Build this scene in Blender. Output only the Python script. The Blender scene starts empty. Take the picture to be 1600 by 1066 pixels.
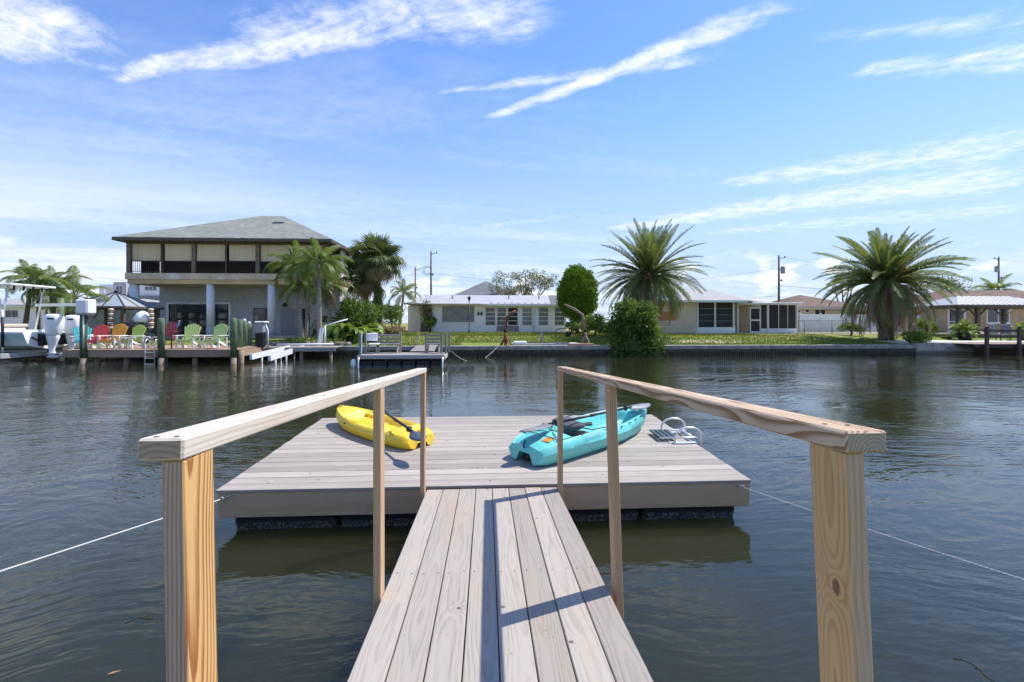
import bpy, bmesh, math, random
import numpy as np
from mathutils import Matrix, Vector, Euler

# ------------------------------------------------------------------ camera, sky, sun, exposure
SC = bpy.context.scene
COL = SC.collection
R = math.radians
FPX, HOR, CAMZ, YAW = 715.0, 505.0, 1.87, R(3.2)      # focal length in photo pixels, horizon row, eye height over the water, heading
SUN_EL, SUN_AZ = R(56.5), R(66.0)                      # azimuth clockwise from +Y (straight over the canal)

cam_d = bpy.data.cameras.new('camera')
cam = bpy.data.objects.new('camera', cam_d)
COL.objects.link(cam)
cam.location = (0, 0, CAMZ)
cam.rotation_euler = (R(90), 0, -YAW)
cam_d.sensor_width = 36.0
cam_d.lens = 36.0 * FPX / 1600.0
cam_d.shift_y = -(533.0 - HOR) / 1600.0
cam_d.clip_start, cam_d.clip_end = 0.05, 6000.0
SC.camera = cam

SC.view_settings.view_transform = 'Standard'
SC.view_settings.look = 'None'
SC.view_settings.gamma = 1.0
SC.view_settings.use_curve_mapping = False
SC.view_settings.exposure = 1.52
SC.cycles.max_bounces = 8
SC.cycles.transparent_max_bounces = 12
SC.cycles.sample_clamp_indirect = 6.0
SC.cycles.caustics_reflective = False
SC.cycles.caustics_refractive = False
SC.cycles.use_adaptive_sampling = True
SC.cycles.adaptive_threshold = 0.02


class V:
    """a shader socket with arithmetic"""
    def __init__(s, g, sock): s.g, s.s = g, sock
    def __add__(s, o): return s.g.m('ADD', s, o)
    def __radd__(s, o): return s.g.m('ADD', o, s)
    def __sub__(s, o): return s.g.m('SUBTRACT', s, o)
    def __rsub__(s, o): return s.g.m('SUBTRACT', o, s)
    def __mul__(s, o): return s.g.m('MULTIPLY', s, o)
    def __rmul__(s, o): return s.g.m('MULTIPLY', o, s)
    def __truediv__(s, o): return s.g.m('DIVIDE', s, o)
    def __rtruediv__(s, o): return s.g.m('DIVIDE', o, s)
    def __neg__(s): return s.g.m('MULTIPLY', s, -1.0)


class G:
    """small node-graph builder"""
    def __init__(s, tree):
        s.t = tree
        tree.nodes.clear()
    def n(s, typ, **kw):
        nd = s.t.nodes.new(typ)
        for k, v in kw.items(): setattr(nd, k, v)
        return nd
    def put(s, sock, v):
        if isinstance(v, V): s.t.links.new(v.s, sock)
        elif v is not None:
            if isinstance(v, (tuple, list)) and len(v) == 3 and len(getattr(sock, 'default_value', (0, 0, 0))) == 4: v = (*v, 1)
            sock.default_value = v
    def m(s, op, a, b=None, c=None, clamp=False):
        nd = s.n('ShaderNodeMath', operation=op)
        nd.use_clamp = clamp
        for i, v in enumerate((a, b, c)):
            if v is not None: s.put(nd.inputs[i], v)
        return V(s, nd.outputs[0])
    def sstep(s, lo, hi, v, a=0.0, b=1.0):
        nd = s.n('ShaderNodeMapRange', interpolation_type='SMOOTHSTEP')
        for i, x in enumerate((v, lo, hi, a, b)): s.put(nd.inputs[i], x)
        return V(s, nd.outputs[0])
    def lin(s, lo, hi, v, a=0.0, b=1.0):
        nd = s.n('ShaderNodeMapRange')
        for i, x in enumerate((v, lo, hi, a, b)): s.put(nd.inputs[i], x)
        return V(s, nd.outputs[0])
    def xyz(s, v):
        nd = s.n('ShaderNodeSeparateXYZ'); s.put(nd.inputs[0], v)
        return [V(s, o) for o in nd.outputs]
    def vec(s, x, y, z=0.0):
        nd = s.n('ShaderNodeCombineXYZ')
        for i, v in enumerate((x, y, z)): s.put(nd.inputs[i], v)
        return V(s, nd.outputs[0])
    def noise(s, v, scale=1.0, detail=2.0, rough=0.5, dist=0.0, col=False, dim='3D'):
        nd = s.n('ShaderNodeTexNoise', noise_dimensions=dim)
        s.put(nd.inputs['Vector'], v); s.put(nd.inputs['Scale'], scale); s.put(nd.inputs['Detail'], detail)
        s.put(nd.inputs['Roughness'], rough); s.put(nd.inputs['Distortion'], dist)
        return V(s, nd.outputs['Color' if col else 'Fac'])
    def voro(s, v, scale=1.0, out='Distance', feat='F1', dim='3D'):
        nd = s.n('ShaderNodeTexVoronoi', voronoi_dimensions=dim, feature=feat)
        s.put(nd.inputs['Vector'], v); s.put(nd.inputs['Scale'], scale)
        return V(s, nd.outputs[out])
    def mix(s, f, a, b, mode='MIX'):
        nd = s.n('ShaderNodeMix', data_type='RGBA', blend_type=mode)
        s.put(nd.inputs[0], f); s.put(nd.inputs[6], a); s.put(nd.inputs[7], b)
        return V(s, nd.outputs[2])
    def obj(s): return V(s, s.n('ShaderNodeTexCoord').outputs['Object'])
    def pos(s): return V(s, s.n('ShaderNodeNewGeometry').outputs['Position'])
    def rand(s): return V(s, s.n('ShaderNodeObjectInfo').outputs['Random'])
    def island(s): return V(s, s.n('ShaderNodeNewGeometry').outputs['Random Per Island'])
    def bump(s, h, strength=0.3, dist=0.01):
        nd = s.n('ShaderNodeBump'); s.put(nd.inputs['Height'], h)
        nd.inputs['Strength'].default_value = strength; nd.inputs['Distance'].default_value = dist
        return V(s, nd.outputs[0])
    def bsdf(s, col, rough=0.6, metal=0.0, normal=None, spec=0.5, **kw):
        nd = s.n('ShaderNodeBsdfPrincipled')
        s.put(nd.inputs['Base Color'], col); s.put(nd.inputs['Roughness'], rough); s.put(nd.inputs['Metallic'], metal)
        s.put(nd.inputs['Specular IOR Level'], spec)
        if normal: s.put(nd.inputs['Normal'], normal)
        for k, v in kw.items(): s.put(nd.inputs[k.replace('_', ' ')], v)
        return V(s, nd.outputs[0])
    def out(s, sh, world=False):
        o = s.n('ShaderNodeOutputWorld' if world else 'ShaderNodeOutputMaterial')
        s.put(o.inputs['Surface'], sh)


# --- sky: Nishita daylight with cirrus streaks, contrails and low cumulus
world = bpy.data.worlds.new('World')
SC.world = world
world.use_nodes = True
world.cycles.sampling_method = 'MANUAL'
world.cycles.sample_map_resolution = 256


def px_dir(px, py):
    cx, cz = (px - 800.0) / FPX, -(py - HOR) / FPX
    return Vector((cx * math.cos(YAW) + math.sin(YAW), -cx * math.sin(YAW) + math.cos(YAW), cz))


def build_sky():
    g = G(world.node_tree)
    sky = g.n('ShaderNodeTexSky', sky_type='NISHITA')
    sky.sun_disc = False
    sky.sun_elevation, sky.sun_rotation = SUN_EL, SUN_AZ
    sky.air_density, sky.dust_density, sky.ozone_density, sky.altitude = 1.0, 0.1, 1.0, 0.0
    d = V(g, g.n('ShaderNodeTexCoord').outputs['Generated'])
    x, y, z = g.xyz(d)
    zc = g.m('MAXIMUM', z, 0.0) + 0.06
    u, v = x / zc, y / zc                                   # a flat cloud sheet overhead
    k = lambda *a: g.vec(*a)
    # wispy breakup shared by the streaks
    uv = k(u, v, 0.0)
    wob = g.noise(uv, 1.1, 3.0, 0.6, dim='2D') - 0.5
    fine = g.noise(k(u + wob * 0.35, v * 1.15 - wob * 0.25), 9.0, 5.0, 0.68, dim='2D')
    comb = g.noise(k(u * 5.0 - v * 3.0, u * 12.0 + v * 22.0 + wob * 6.0), 1.0, 3.0, 0.6, dim='2D')
    fibre = fine * 0.65 + comb * 0.35

    def dot(a, b):
        nd = g.n('ShaderNodeVectorMath', operation='DOT_PRODUCT')
        g.put(nd.inputs[0], a)
        nd.inputs[1].default_value = (b[0], b[1], 0)
        return V(g, nd.outputs['Value'])
    total = None
    # (pixel a, pixel b, width at a, width at b, opacity): the streaks seen in the photograph, laid on the sheet
    streaks = [((735, 197), (1235, 0), .05, .13, .95), ((640, 153), (1145, 82), .05, .12, .66),
               ((135, 133), (620, 38), .06, .22, .88), ((330, 62), (880, 8), .24, .26, .74),
               ((-90, 62), (140, 20), .30, .30, .9), ((80, 85), (215, 120), .10, .06, .5), ((0, 128), (315, 218), .030, .024, .42),
               ((1080, 292), (1700, 212), .18, .62, .66), ((900, 366), (1700, 262), .20, .80, .74), ((1040, 372), (1700, 318), .20, .70, .55),
               ((680, 364), (910, 335), .30, .16, .50), ((1290, 120), (1680, 88), .08, .28, .66),
               ((1235, 66), (1680, 20), .05, .24, .52)]
    for (ax, ay), (bx, by), wa, wb, op in streaks:
        A, B = px_dir(ax, ay).normalized(), px_dir(bx, by).normalized()
        a, b = Vector((A.x, A.y)) / (A.z + 0.06), Vector((B.x, B.y)) / (B.z + 0.06)
        t = (b - a).normalized()
        s0, s1 = a.dot(t), b.dot(t)
        L = s1 - s0
        nrm = Vector((-t.y, t.x))
        s = dot(uv, t)
        q = g.m('ABSOLUTE', g.m('MULTIPLY_ADD', wob, 0.16 * min(1.0, wb * 5), dot(uv, nrm) - a.dot(nrm)))
        w = g.lin(s0, s1, s, wa, wb)
        mm = g.sstep(1.0, 0.0, q / w) * g.sstep(s0 - .06 * L, s0 + .22 * L, s, 0.0, op) * g.sstep(s1 + .16 * L, s1 - .20 * L, s)
        total = mm if total is None else g.m('MAXIMUM', total, mm)
    streak = g.sstep(0.12, 1.35, total * 0.95 + (fibre - 0.5) * 1.8) * g.sstep(0.02, 0.70, total, 0.0, 0.95)
    # thin cirrus everywhere, and a milky haze that thickens toward the horizon
    veil = g.noise(k(u * 0.35 + wob * 0.5, v * 1.3 - u * 0.35), 1.0, 4.0, 0.62, dim='2D')
    veil = g.sstep(0.42, 0.92, veil + (fibre - 0.5) * 0.4) * g.sstep(0.60, 0.20, z, 0.15, 0.28)
    milk = g.noise(k(u * 0.16 + v * 0.05, v * 0.75 - u * 0.20), 1.0, 4.0, 0.6, dim='2D')
    milk = g.sstep(0.36, 0.78, milk + (fibre - 0.5) * 0.25) * g.sstep(0.36, 0.05, z, 0.0, 0.72)
    haze = g.sstep(0.50, 0.0, z, 0.0, 0.90)
    # small cumulus heaps close to the horizon
    heap = g.noise(k(x, y, z * 2.1), 15.0, 4.0, 0.55)
    heap = g.sstep(0.52, 0.68, heap - g.m('ABSOLUTE', z - 0.09) * 1.2 + 0.03) * g.sstep(0.16, 0.09, z, 0.0, 0.85)
    c = g.m('MAXIMUM', g.m('MAXIMUM', streak, veil), g.m('MAXIMUM', milk, heap))
    blue = g.mix(1.0, V(g, sky.outputs[0]), (0.50, 0.62, 0.84), 'MULTIPLY')
    blue = g.mix(haze, blue, (1.95, 2.42, 3.2))
    col = g.mix(c, blue, (4.2, 4.25, 4.35))
    bg = g.n('ShaderNodeBackground')
    g.put(bg.inputs[0], col)
    bg.inputs[1].default_value = 0.10
    g.out(V(g, bg.outputs[0]), True)


build_sky()
sun_d = bpy.data.lights.new('sun', 'SUN')
sun_d.energy, sun_d.angle, sun_d.color = 2.0, R(0.53), (1.0, 0.95, 0.87)
sun = bpy.data.objects.new('sun', sun_d)
COL.objects.link(sun)
SUNV = Vector((math.cos(SUN_EL) * math.sin(SUN_AZ), math.cos(SUN_EL) * math.cos(SUN_AZ), math.sin(SUN_EL)))
sun.rotation_euler = SUNV.to_track_quat('Z', 'Y').to_euler()
sun.location = SUNV * 60

rnd = random.Random(7)
KIDS = {}
npr = np.random.default_rng(7)


# ------------------------------------------------------------------ helpers
def at(px, py, Y):
    """world point on the plane y=Y that the photo shows at pixel (px, py): used only to measure the place"""
    d = px_dir(px, py)
    t = Y / d.y
    return Vector((d.x * t, Y, CAMZ + d.z * t))


def tag(o, label=None, cat=None, group=None, kind=None):
    if label: o['label'] = label
    if cat: o['category'] = cat
    if group: o['group'] = group
    if kind: o['kind'] = kind
    return o


def empty(name, loc=(0, 0, 0), rot=(0, 0, 0), label=None, cat=None, group=None):
    o = bpy.data.objects.new(name, None)
    o.empty_display_size = 0.2
    COL.objects.link(o)
    o.location = loc
    o.rotation_euler = rot
    return tag(o, label, cat, group)


def link(name, me, parent=None, loc=(0, 0, 0), rot=(0, 0, 0), scale=(1, 1, 1)):
    o = bpy.data.objects.new(name, me)
    COL.objects.link(o)
    o.parent = parent
    if parent: KIDS.setdefault(parent.name, []).append(o)
    o.location, o.rotation_euler, o.scale = loc, rot, scale
    return o


def copy_tree(o, parent=None):
    c = o.copy()
    COL.objects.link(c)
    c.parent = parent
    if parent: KIDS.setdefault(parent.name, []).append(c)
    for ch in list(KIDS.get(o.name, [])):
        copy_tree(ch, c)
    return c


def mesh(name, verts, faces, mat=None, smooth=False):
    me = bpy.data.meshes.new(name)
    me.from_pydata([tuple(v) for v in verts], [], faces)
    if mat: me.materials.append(mat)
    if smooth: me.polygons.foreach_set("use_smooth", np.ones(len(me.polygons), dtype=bool))
    me.update()
    return me


class MB:
    def __init__(s): s.v, s.f = [], []
    def add(s, vs, fs):
        o = len(s.v)
        s.v += [tuple(v) for v in vs]
        s.f += [tuple(i + o for i in f) for f in fs]
        return s
    def box(s, x0, x1, y0, y1, z0, z1, M=None):
        vs = [Vector((x, y, z)) for x in (x0, x1) for y in (y0, y1) for z in (z0, z1)]
        if M: vs = [M @ v for v in vs]
        return s.add(vs, [(0, 1, 3, 2), (4, 6, 7, 5), (0, 4, 5, 1), (2, 3, 7, 6), (0, 2, 6, 4), (1, 5, 7, 3)])
    def cbox(s, sx, sy, sz, c=0.004, M=None):
        """box centred on the origin with chamfered edges"""
        hx, hy, hz = sx / 2, sy / 2, sz / 2
        bm = bmesh.new()
        bmesh.ops.create_cube(bm, size=1)
        for v in bm.verts: v.co = Vector((v.co.x * sx, v.co.y * sy, v.co.z * sz))
        bmesh.ops.bevel(bm, geom=list(bm.edges), offset=min(c, hx * .9, hy * .9, hz * .9), segments=1, affect='EDGES')
        bm.verts.index_update()
        vs = [v.co.copy() for v in bm.verts]
        if M: vs = [M @ v for v in vs]
        fs = [tuple(v.index for v in f.verts) for f in bm.faces]
        bm.free()
        return s.add(vs, fs)
    def bar(s, a, b, w, h, up=(0, 0, 1)):
        """rectangular bar from a to b, w across, h along up"""
        a, b = Vector(a), Vector(b)
        t = (b - a).normalized()
        u = Vector(up)
        sd = t.cross(u)
        if sd.length < 1e-4: sd = t.cross(Vector((0, 1, 0)))
        sd.normalize()
        u = sd.cross(t).normalized()
        vs = []
        for p in (a, b):
            for i, j in ((-1, -1), (1, -1), (1, 1), (-1, 1)):
                vs.append(p + sd * (i * w / 2) + u * (j * h / 2))
        return s.add(vs, [(3, 2, 1, 0), (4, 5, 6, 7), (0, 1, 5, 4), (1, 2, 6, 5), (2, 3, 7, 6), (3, 0, 4, 7)])
    def tube(s, pts, r, n=8, cap=True):
        pts = [Vector(p) for p in pts]
        rs = r if isinstance(r, (list, tuple)) else [r] * len(pts)
        o = len(s.v)
        prev = None
        for i, p in enumerate(pts):
            t = (pts[min(i + 1, len(pts) - 1)] - pts[max(i - 1, 0)]).normalized()
            if prev is None:
                a = t.cross(Vector((0, 0, 1)))
                if a.length < 1e-3: a = t.cross(Vector((1, 0, 0)))
                a.normalize()
            else:
                a = (prev - t * prev.dot(t)).normalized()
            prev = a
            b = t.cross(a)
            for k in range(n):
                q = 2 * math.pi * k / n
                s.v.append(tuple(p + (a * math.cos(q) + b * math.sin(q)) * rs[i]))
        for i in range(len(pts) - 1):
            for k in range(n):
                s.f.append((o + i * n + k, o + i * n + (k + 1) % n, o + (i + 1) * n + (k + 1) % n, o + (i + 1) * n + k))
        if cap:
            s.f.append(tuple(o + k for k in range(n))[::-1])
            s.f.append(tuple(o + (len(pts) - 1) * n + k for k in range(n)))
        return s
    def lathe(s, prof, n=16, M=None):
        o = len(s.v)
        for r, z in prof:
            for k in range(n):
                q = 2 * math.pi * k / n
                v = Vector((r * math.cos(q), r * math.sin(q), z))
                s.v.append(tuple(M @ v if M else v))
        for i in range(len(prof) - 1):
            for k in range(n):
                s.f.append((o + i * n + k, o + i * n + (k + 1) % n, o + (i + 1) * n + (k + 1) % n, o + (i + 1) * n + k))
        s.f.append(tuple(o + k for k in range(n))[::-1])
        s.f.append(tuple(o + (len(prof) - 1) * n + k for k in range(n)))
        return s
    def prism(s, poly, a, b):
        """poly: 3D points, swept from offset a to offset b (vectors)"""
        n = len(poly)
        a, b = Vector(a), Vector(b)
        vs = [Vector(p) + a for p in poly] + [Vector(p) + b for p in poly]
        fs = [tuple(range(n))[::-1], tuple(range(n, 2 * n))] + [(i, (i + 1) % n, n + (i + 1) % n, n + i) for i in range(n)]
        return s.add(vs, fs)
    def me(s, name, mat, smooth=False):
        m = mesh(name, s.v, s.f, mat, smooth)
        bm = bmesh.new(); bm.from_mesh(m)
        bmesh.ops.recalc_face_normals(bm, faces=bm.faces)
        bm.to_mesh(m); bm.free()
        return m
    def build(s, name, mat, parent=None, smooth=False, loc=(0, 0, 0), rot=(0, 0, 0)):
        return link(name, s.me(name, mat, smooth), parent, loc, rot)


_M = {}


def mat(name):
    m = bpy.data.materials.new(name)
    m.use_nodes = True
    _M[name] = m
    return m, G(m.node_tree)


def plain(name, col, rough=0.6, metal=0.0, var=0.12, nscale=6.0, spec=0.5, bump=0.0, dirt=None, dirt_amt=0.0):
    """painted / moulded surface: colour with faint mottling and, if asked, dirt blotches"""
    m, g = mat(name)
    p = g.obj()
    nz = g.noise(p, nscale, 4.0, 0.6)
    lo, hi = [c * (1 - var) for c in col], [min(1, c * (1 + var)) for c in col]
    c = g.mix(g.sstep(0.3, 0.7, nz), lo, hi)
    if dirt:
        dn = g.noise(p, nscale * 0.45, 6.0, 0.7)
        c = g.mix(g.sstep(0.5, 0.72, dn) * dirt_amt, c, dirt)
    nrm = g.bump(g.noise(p, nscale * 12, 3.0, 0.6), bump, 0.01) if bump else None
    g.out(g.bsdf(c, rough, metal, nrm, spec))
    return m


def wood(name, light, dark, ring=0.007, ring_amt=0.6, fine_amt=0.4, tint=0.12, stain=None, stain_amt=0.0, knots=None, rough=0.75,
         auto_knots=True, knot_col=(0.10, 0.06, 0.035), spread=0.05, end=None, plainsawn=0.0, edge=None, specks=0.0):
    """sawn timber, length along local X: growth rings of a log, fine fibre, knots with swirling grain"""
    m, g = mat(name)
    x, y, z = g.xyz(g.obj())
    r = g.rand()
    xo = x + r * 37.0
    cy = (g.m('FRACT', r * 7.31) - 0.5) * spread * 2
    cz = g.m('FRACT', r * 13.7) * -0.06 - 0.02 - plainsawn
    big = g.noise(g.vec(xo * 0.9, y * 2.0, z * 2.0), 1.0, 2.0, 0.5) - 0.5
    big2 = g.noise(g.vec(xo * 0.9, y * 2.0, z * 2.0 + 9.0), 1.0, 2.0, 0.5) - 0.5
    yy, zz = y - cy + big * 0.09, z - cz + big2 * 0.07
    rad = g.m('SQRT', yy * yy + zz * zz)
    kmask = None
    if auto_knots:
        kp = g.vec(xo * 2.6, y * 2.6 + r * 5.0, 0.0)
        kv = g.voro(kp, 1.0, dim='2D')
        gate = g.sstep(0.52, 0.60, g.xyz(g.voro(kp, 1.0, 'Color', dim='2D'))[0])
        kn = g.sstep(0.040, 0.016, kv) * gate
        rad = rad + g.m('EXPONENT', kv * -16.0) * 0.05 * gate
        kmask = kn
    for kx, ky, kz, kr, dark_k in knots or []:
        dx, dy, dz = (x - kx) * 0.62, y - ky, z - kz
        dd = g.m('SQRT', dx * dx + dy * dy + dz * dz) / kr
        rad = rad + g.m('EXPONENT', dd * -0.75) * 0.055
        kk = g.sstep(1.15, 0.75, dd + (g.noise(g.vec(x * 90, y * 90, z * 90), 1.0) - 0.5) * 0.5)
        if dark_k: kmask = kk if kmask is None else g.m('MAXIMUM', kmask, kk)
    rad = rad + (g.noise(g.vec(xo * 2.5, y * 22, z * 22), 1.0, 2.0) - 0.5) * 0.006
    sn = g.m('FRACT', rad / ring)
    rings = g.sstep(0.15, 0.85, sn) * g.sstep(1.0, 0.9, sn)
    fine = g.noise(g.vec(xo * 5.0, y * 210.0, z * 210.0), 1.0, 4.0, 0.65)
    weather = g.noise(g.vec(xo * 1.3, y * 7.0, z * 7.0), 1.0, 5.0, 0.65)
    t = rings * ring_amt + (fine - 0.5) * fine_amt * 2.0 + (weather - 0.5) * 0.7
    c = g.mix(g.sstep(0.0, 1.0, t), light, dark)
    if stain:
        c = g.mix(g.sstep(0.48, 0.70, g.noise(g.vec(xo * 0.8, y * 5.0, z * 5.0 + 4.0), 1.0, 5.0, 0.6)) * stain_amt, c, stain)
    if kmask is not None:
        c = g.mix(kmask * 0.85, c, knot_col)
    v = (r - 0.5) * tint * 2.0 + 1.0
    c = g.mix(1.0, c, g.vec(v, v, v), 'MULTIPLY')
    if end:
        gx, gy, gz = g.xyz(V(g, g.n('ShaderNodeTexCoord').outputs['Normal']))
        c = g.mix(g.sstep(0.7, 0.9, g.m('ABSOLUTE', gx)), c, g.mix(g.sstep(.2, .8, rings), end, [e * .74 for e in end]))
    if edge:                                                # narrow edges take a colour pair of their own
        gx, gy, gz = g.xyz(V(g, g.n('ShaderNodeTexCoord').outputs['Normal']))
        c = g.mix(g.sstep(0.7, 0.9, g.m('ABSOLUTE', gy)), c, g.mix(g.sstep(0.0, 1.0, t), edge[0], edge[1]))
    if specks:
        sp = g.sstep(0.70, 0.76, g.noise(g.vec(xo * 55.0, y * 70.0, z * 70.0), 1.0, 2.0, 0.5)) * g.sstep(0.45, 0.6, weather)
        c = g.mix(sp * specks, c, (0.07, 0.06, 0.05))
    h = fine * 0.6 - rings * 0.25
    if kmask is not None: h = h - kmask * 0.5
    g.out(g.bsdf(c, rough, 0.0, g.bump(h, 0.45, 0.0016), 0.3))
    return m


def leafmat(name, cols, trans=0.35, rough=0.5, spec=0.35, stripe=False):
    """leaves: colour differs from leaf to leaf, light shines through"""
    m, g = mat(name)
    r = g.island()
    c = g.mix(g.sstep(0.0, 1.0, r), cols[0], cols[1])
    if len(cols) > 2: c = g.mix(g.sstep(0.80, 0.9, g.m('FRACT', r * 17.3)), c, cols[2])
    pz = g.noise(g.pos(), 0.8, 2.0)
    c = g.mix(g.sstep(0.3, 0.7, pz), c, g.mix(0.5, c, cols[1]))
    b = g.bsdf(c, rough, 0.0, None, spec)
    tr = g.n('ShaderNodeBsdfTranslucent')
    g.put(tr.inputs[0], g.mix(0.5, c, (0.20, 0.24, 0.03)))
    ms = g.n('ShaderNodeMixShader')
    ms.inputs[0].default_value = trans
    g.t.links.new(b.s, ms.inputs[1]); g.t.links.new(tr.outputs[0], ms.inputs[2])
    g.out(V(g, ms.outputs[0]))
    return m

# ------------------------------------------------------------------ materials of the near things
W_RAMP = wood('weathered_ramp_board', (0.385, 0.340, 0.290), (0.205, 0.175, 0.147), ring=0.011, ring_amt=0.36, fine_amt=0.75, tint=0.15,
              stain=(0.42, 0.31, 0.22), stain_amt=0.45, spread=0.04, plainsawn=0.02, specks=0.5)
W_DECK = wood('weathered_deck_board', (0.405, 0.360, 0.308), (0.205, 0.175, 0.147), ring=0.012, ring_amt=0.40, fine_amt=0.8, tint=0.20,
              stain=(0.30, 0.25, 0.21), stain_amt=0.6, spread=0.06, specks=0.7)
W_FASCIA = wood('fascia_board', (0.60, 0.415, 0.265), (0.37, 0.24, 0.15), ring=0.020, ring_amt=0.4, fine_amt=0.4, tint=0.05,
                stain=(0.48, 0.27, 0.13), stain_amt=0.4, spread=0.08, plainsawn=0.03)
W_POST = wood('new_pine_post', (0.66, 0.40, 0.16), (0.30, 0.110, 0.030), ring=0.0066, ring_amt=0.8, fine_amt=0.45, tint=0.05, auto_knots=False,
              spread=0.03, edge=((0.50, 0.365, 0.28), (0.31, 0.205, 0.15)))
W_TAN = wood('tan_pine_post', (0.58, 0.385, 0.225), (0.37, 0.22, 0.12), ring=0.0085, ring_amt=0.6, fine_amt=0.35, tint=0.05, auto_knots=False,
             spread=0.03)
W_KNOT = wood('knotty_pine_post', (0.64, 0.42, 0.20), (0.38, 0.20, 0.080), ring=0.0085, ring_amt=0.45, fine_amt=0.55, tint=0.03, auto_knots=False,
              knots=[(-0.355, -0.011, -0.019, 0.0095, 1), (-0.365, 0.036, -0.03, 0.016, 0)], spread=0.02, knot_col=(0.16, 0.085, 0.05), edge=((0.56, 0.40, 0.27), (0.38, 0.24, 0.15)))
W_RAILW = wood('bleached_rail', (0.68, 0.60, 0.50), (0.42, 0.33, 0.245), ring=0.011, ring_amt=0.40, fine_amt=0.55, tint=0.02,
               stain=(0.46, 0.34, 0.24), stain_amt=0.6, auto_knots=False, end=(0.44, 0.315, 0.23))
W_RAILR = wood('brown_rail', (0.62, 0.475, 0.335), (0.30, 0.17, 0.09), ring=0.0075, ring_amt=0.9, fine_amt=0.3, tint=0.02, auto_knots=False,
               end=(0.46, 0.36, 0.27), spread=0.02)
M_NAIL = plain('nail_steel', (0.10, 0.095, 0.09), 0.6, 0.5)


def m_pontoon():
    m, g = mat('black_pontoon_plastic')
    x, y, z = g.xyz(g.pos())
    n = g.noise(g.pos(), 55.0, 4.0, 0.7)
    edge = z + (g.noise(g.pos(), 9.0, 3.0) - 0.5) * 0.03
    band = g.sstep(0.075, 0.045, edge) * g.sstep(0.40, 0.62, n)
    c = g.mix(band * 0.75, (0.012, 0.013, 0.017), (0.34, 0.32, 0.28))
    g.out(g.bsdf(c, 0.45, 0.0, g.bump(n * band, 0.8, 0.02), 0.4))
    return m


M_PONT = m_pontoon()


def m_water():
    m, g = mat('canal_water')
    p = g.pos()
    x, y, z = g.xyz(p)
    w1 = g.noise(g.vec(x * 0.22, y * 0.22, 0.0), 1.0, 2.0) - 0.5
    w2 = g.noise(g.vec(x * 0.22, y * 0.22, 5.0), 1.0, 2.0) - 0.5
    # rows of short wind ripples, crests lying across the view and slowly turning
    tilt = x * 0.16 * 0.6
    xx, yy = x + w2 * 3.0, y + w1 * 3.0 + g.m('SINE', x * 0.5) * 0.25
    big = g.noise(g.vec(xx * 0.55, yy * 1.5, 1.0), 1.0, 2.0, 0.5)
    mid = g.noise(g.vec(xx * 1.5 + yy * 0.5, yy * 4.6, 2.0), 1.0, 2.0, 0.5)
    sml = g.noise(g.vec(xx * 5.0 - yy * 1.2, yy * 12.0, 3.0), 1.0, 2.0, 0.55)
    patch = g.sstep(0.30, 0.68, g.noise(g.vec(x * 0.16, y * 0.24, 8.0), 1.0, 3.0))
    # in the lee of the platform the water lies almost still
    lee = g.sstep(1.2, 4.2, g.m('ABSOLUTE', x)) * 0.55 + 0.45
    far = g.sstep(2.0, 9.0, y) * 0.5 + 0.95
    h = big * 0.015 + (mid * 0.014 + sml * 0.0085) * (patch * 0.8 + 0.2)
    h = h * lee * far
    body = g.mix(g.sstep(0.35, 0.7, g.noise(g.vec(x * 0.2, y * 0.2, 0.0), 1.0, 3.0)), (0.021, 0.024, 0.011), (0.028, 0.031, 0.015))
    b = g.bsdf(body, 0.03, 0.0, g.bump(h, 1.0, 1.0), 0.5, IOR=1.44, Specular_Tint=(1.0, 0.945, 0.76, 1.0), Subsurface_Weight=1.0, Subsurface_Scale=1.0, Subsurface_Radius=(0.9, 1.1, 0.6))
    b.s.node.subsurface_method = 'BURLEY'
    g.out(b)
    return m


# ------------------------------------------------------------------ water and land
BANK_Y, CAP_Z = 26.2, 0.57
water = link('water', mesh('water', [(-260, -1.0, 0), (260, -1.0, 0), (260, BANK_Y + 0.3, 0), (-260, BANK_Y + 0.3, 0)], [(0, 1, 2, 3)], m_water()))
tag(water, kind='structure')

# ------------------------------------------------------------------ the gangway with its handrails
RX0, RX1 = -0.527, 0.630                                   # its two edges
RY0, RY1 = -0.95, 4.10


def ramp_z(y): return 0.391 + (4.10 - y) * 0.0535          # it slopes down to the platform


SL = math.atan(0.0535)
gang = empty('gangway', (0.0515, RY1, ramp_z(RY1)), (-SL, 0, 0), 'grey weathered plank gangway with pine handrails leading down to the swim platform', 'gangway')
# local frame of the gangway: y runs back toward the shore (negative), z up from the walking surface
LEN = (RY1 - RY0) / math.cos(SL)
BW = (RX1 - RX0 - 7 * 0.0055) / 8
board = MB().cbox(LEN, BW, 0.036, 0.0035).me('board', W_RAMP)
for i in range(8):
    xx = -(RX1 - RX0) / 2 + BW / 2 + i * (BW + 0.0055)
    link('board', board, gang, (xx, -LEN / 2 + rnd.uniform(-.004, .004), -0.018 + rnd.uniform(-.0015, .0015)), (R(180) if i % 2 else 0, 0, R(90)))
jo = MB().cbox(LEN - 0.03, 0.038, 0.14, 0.003).me('stringer', W_FASCIA)
for xx in (-0.555, 0.0, 0.555):
    link('stringer', jo, gang, (xx, -LEN / 2, -0.036 - 0.0715), (0, 0, R(90)))
link('end_joist', MB().cbox(1.07, 0.036, 0.138, 0.003).me('end_joist', W_FASCIA), gang, (0, -0.036, -0.036 - 0.072))
nl = MB()
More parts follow.
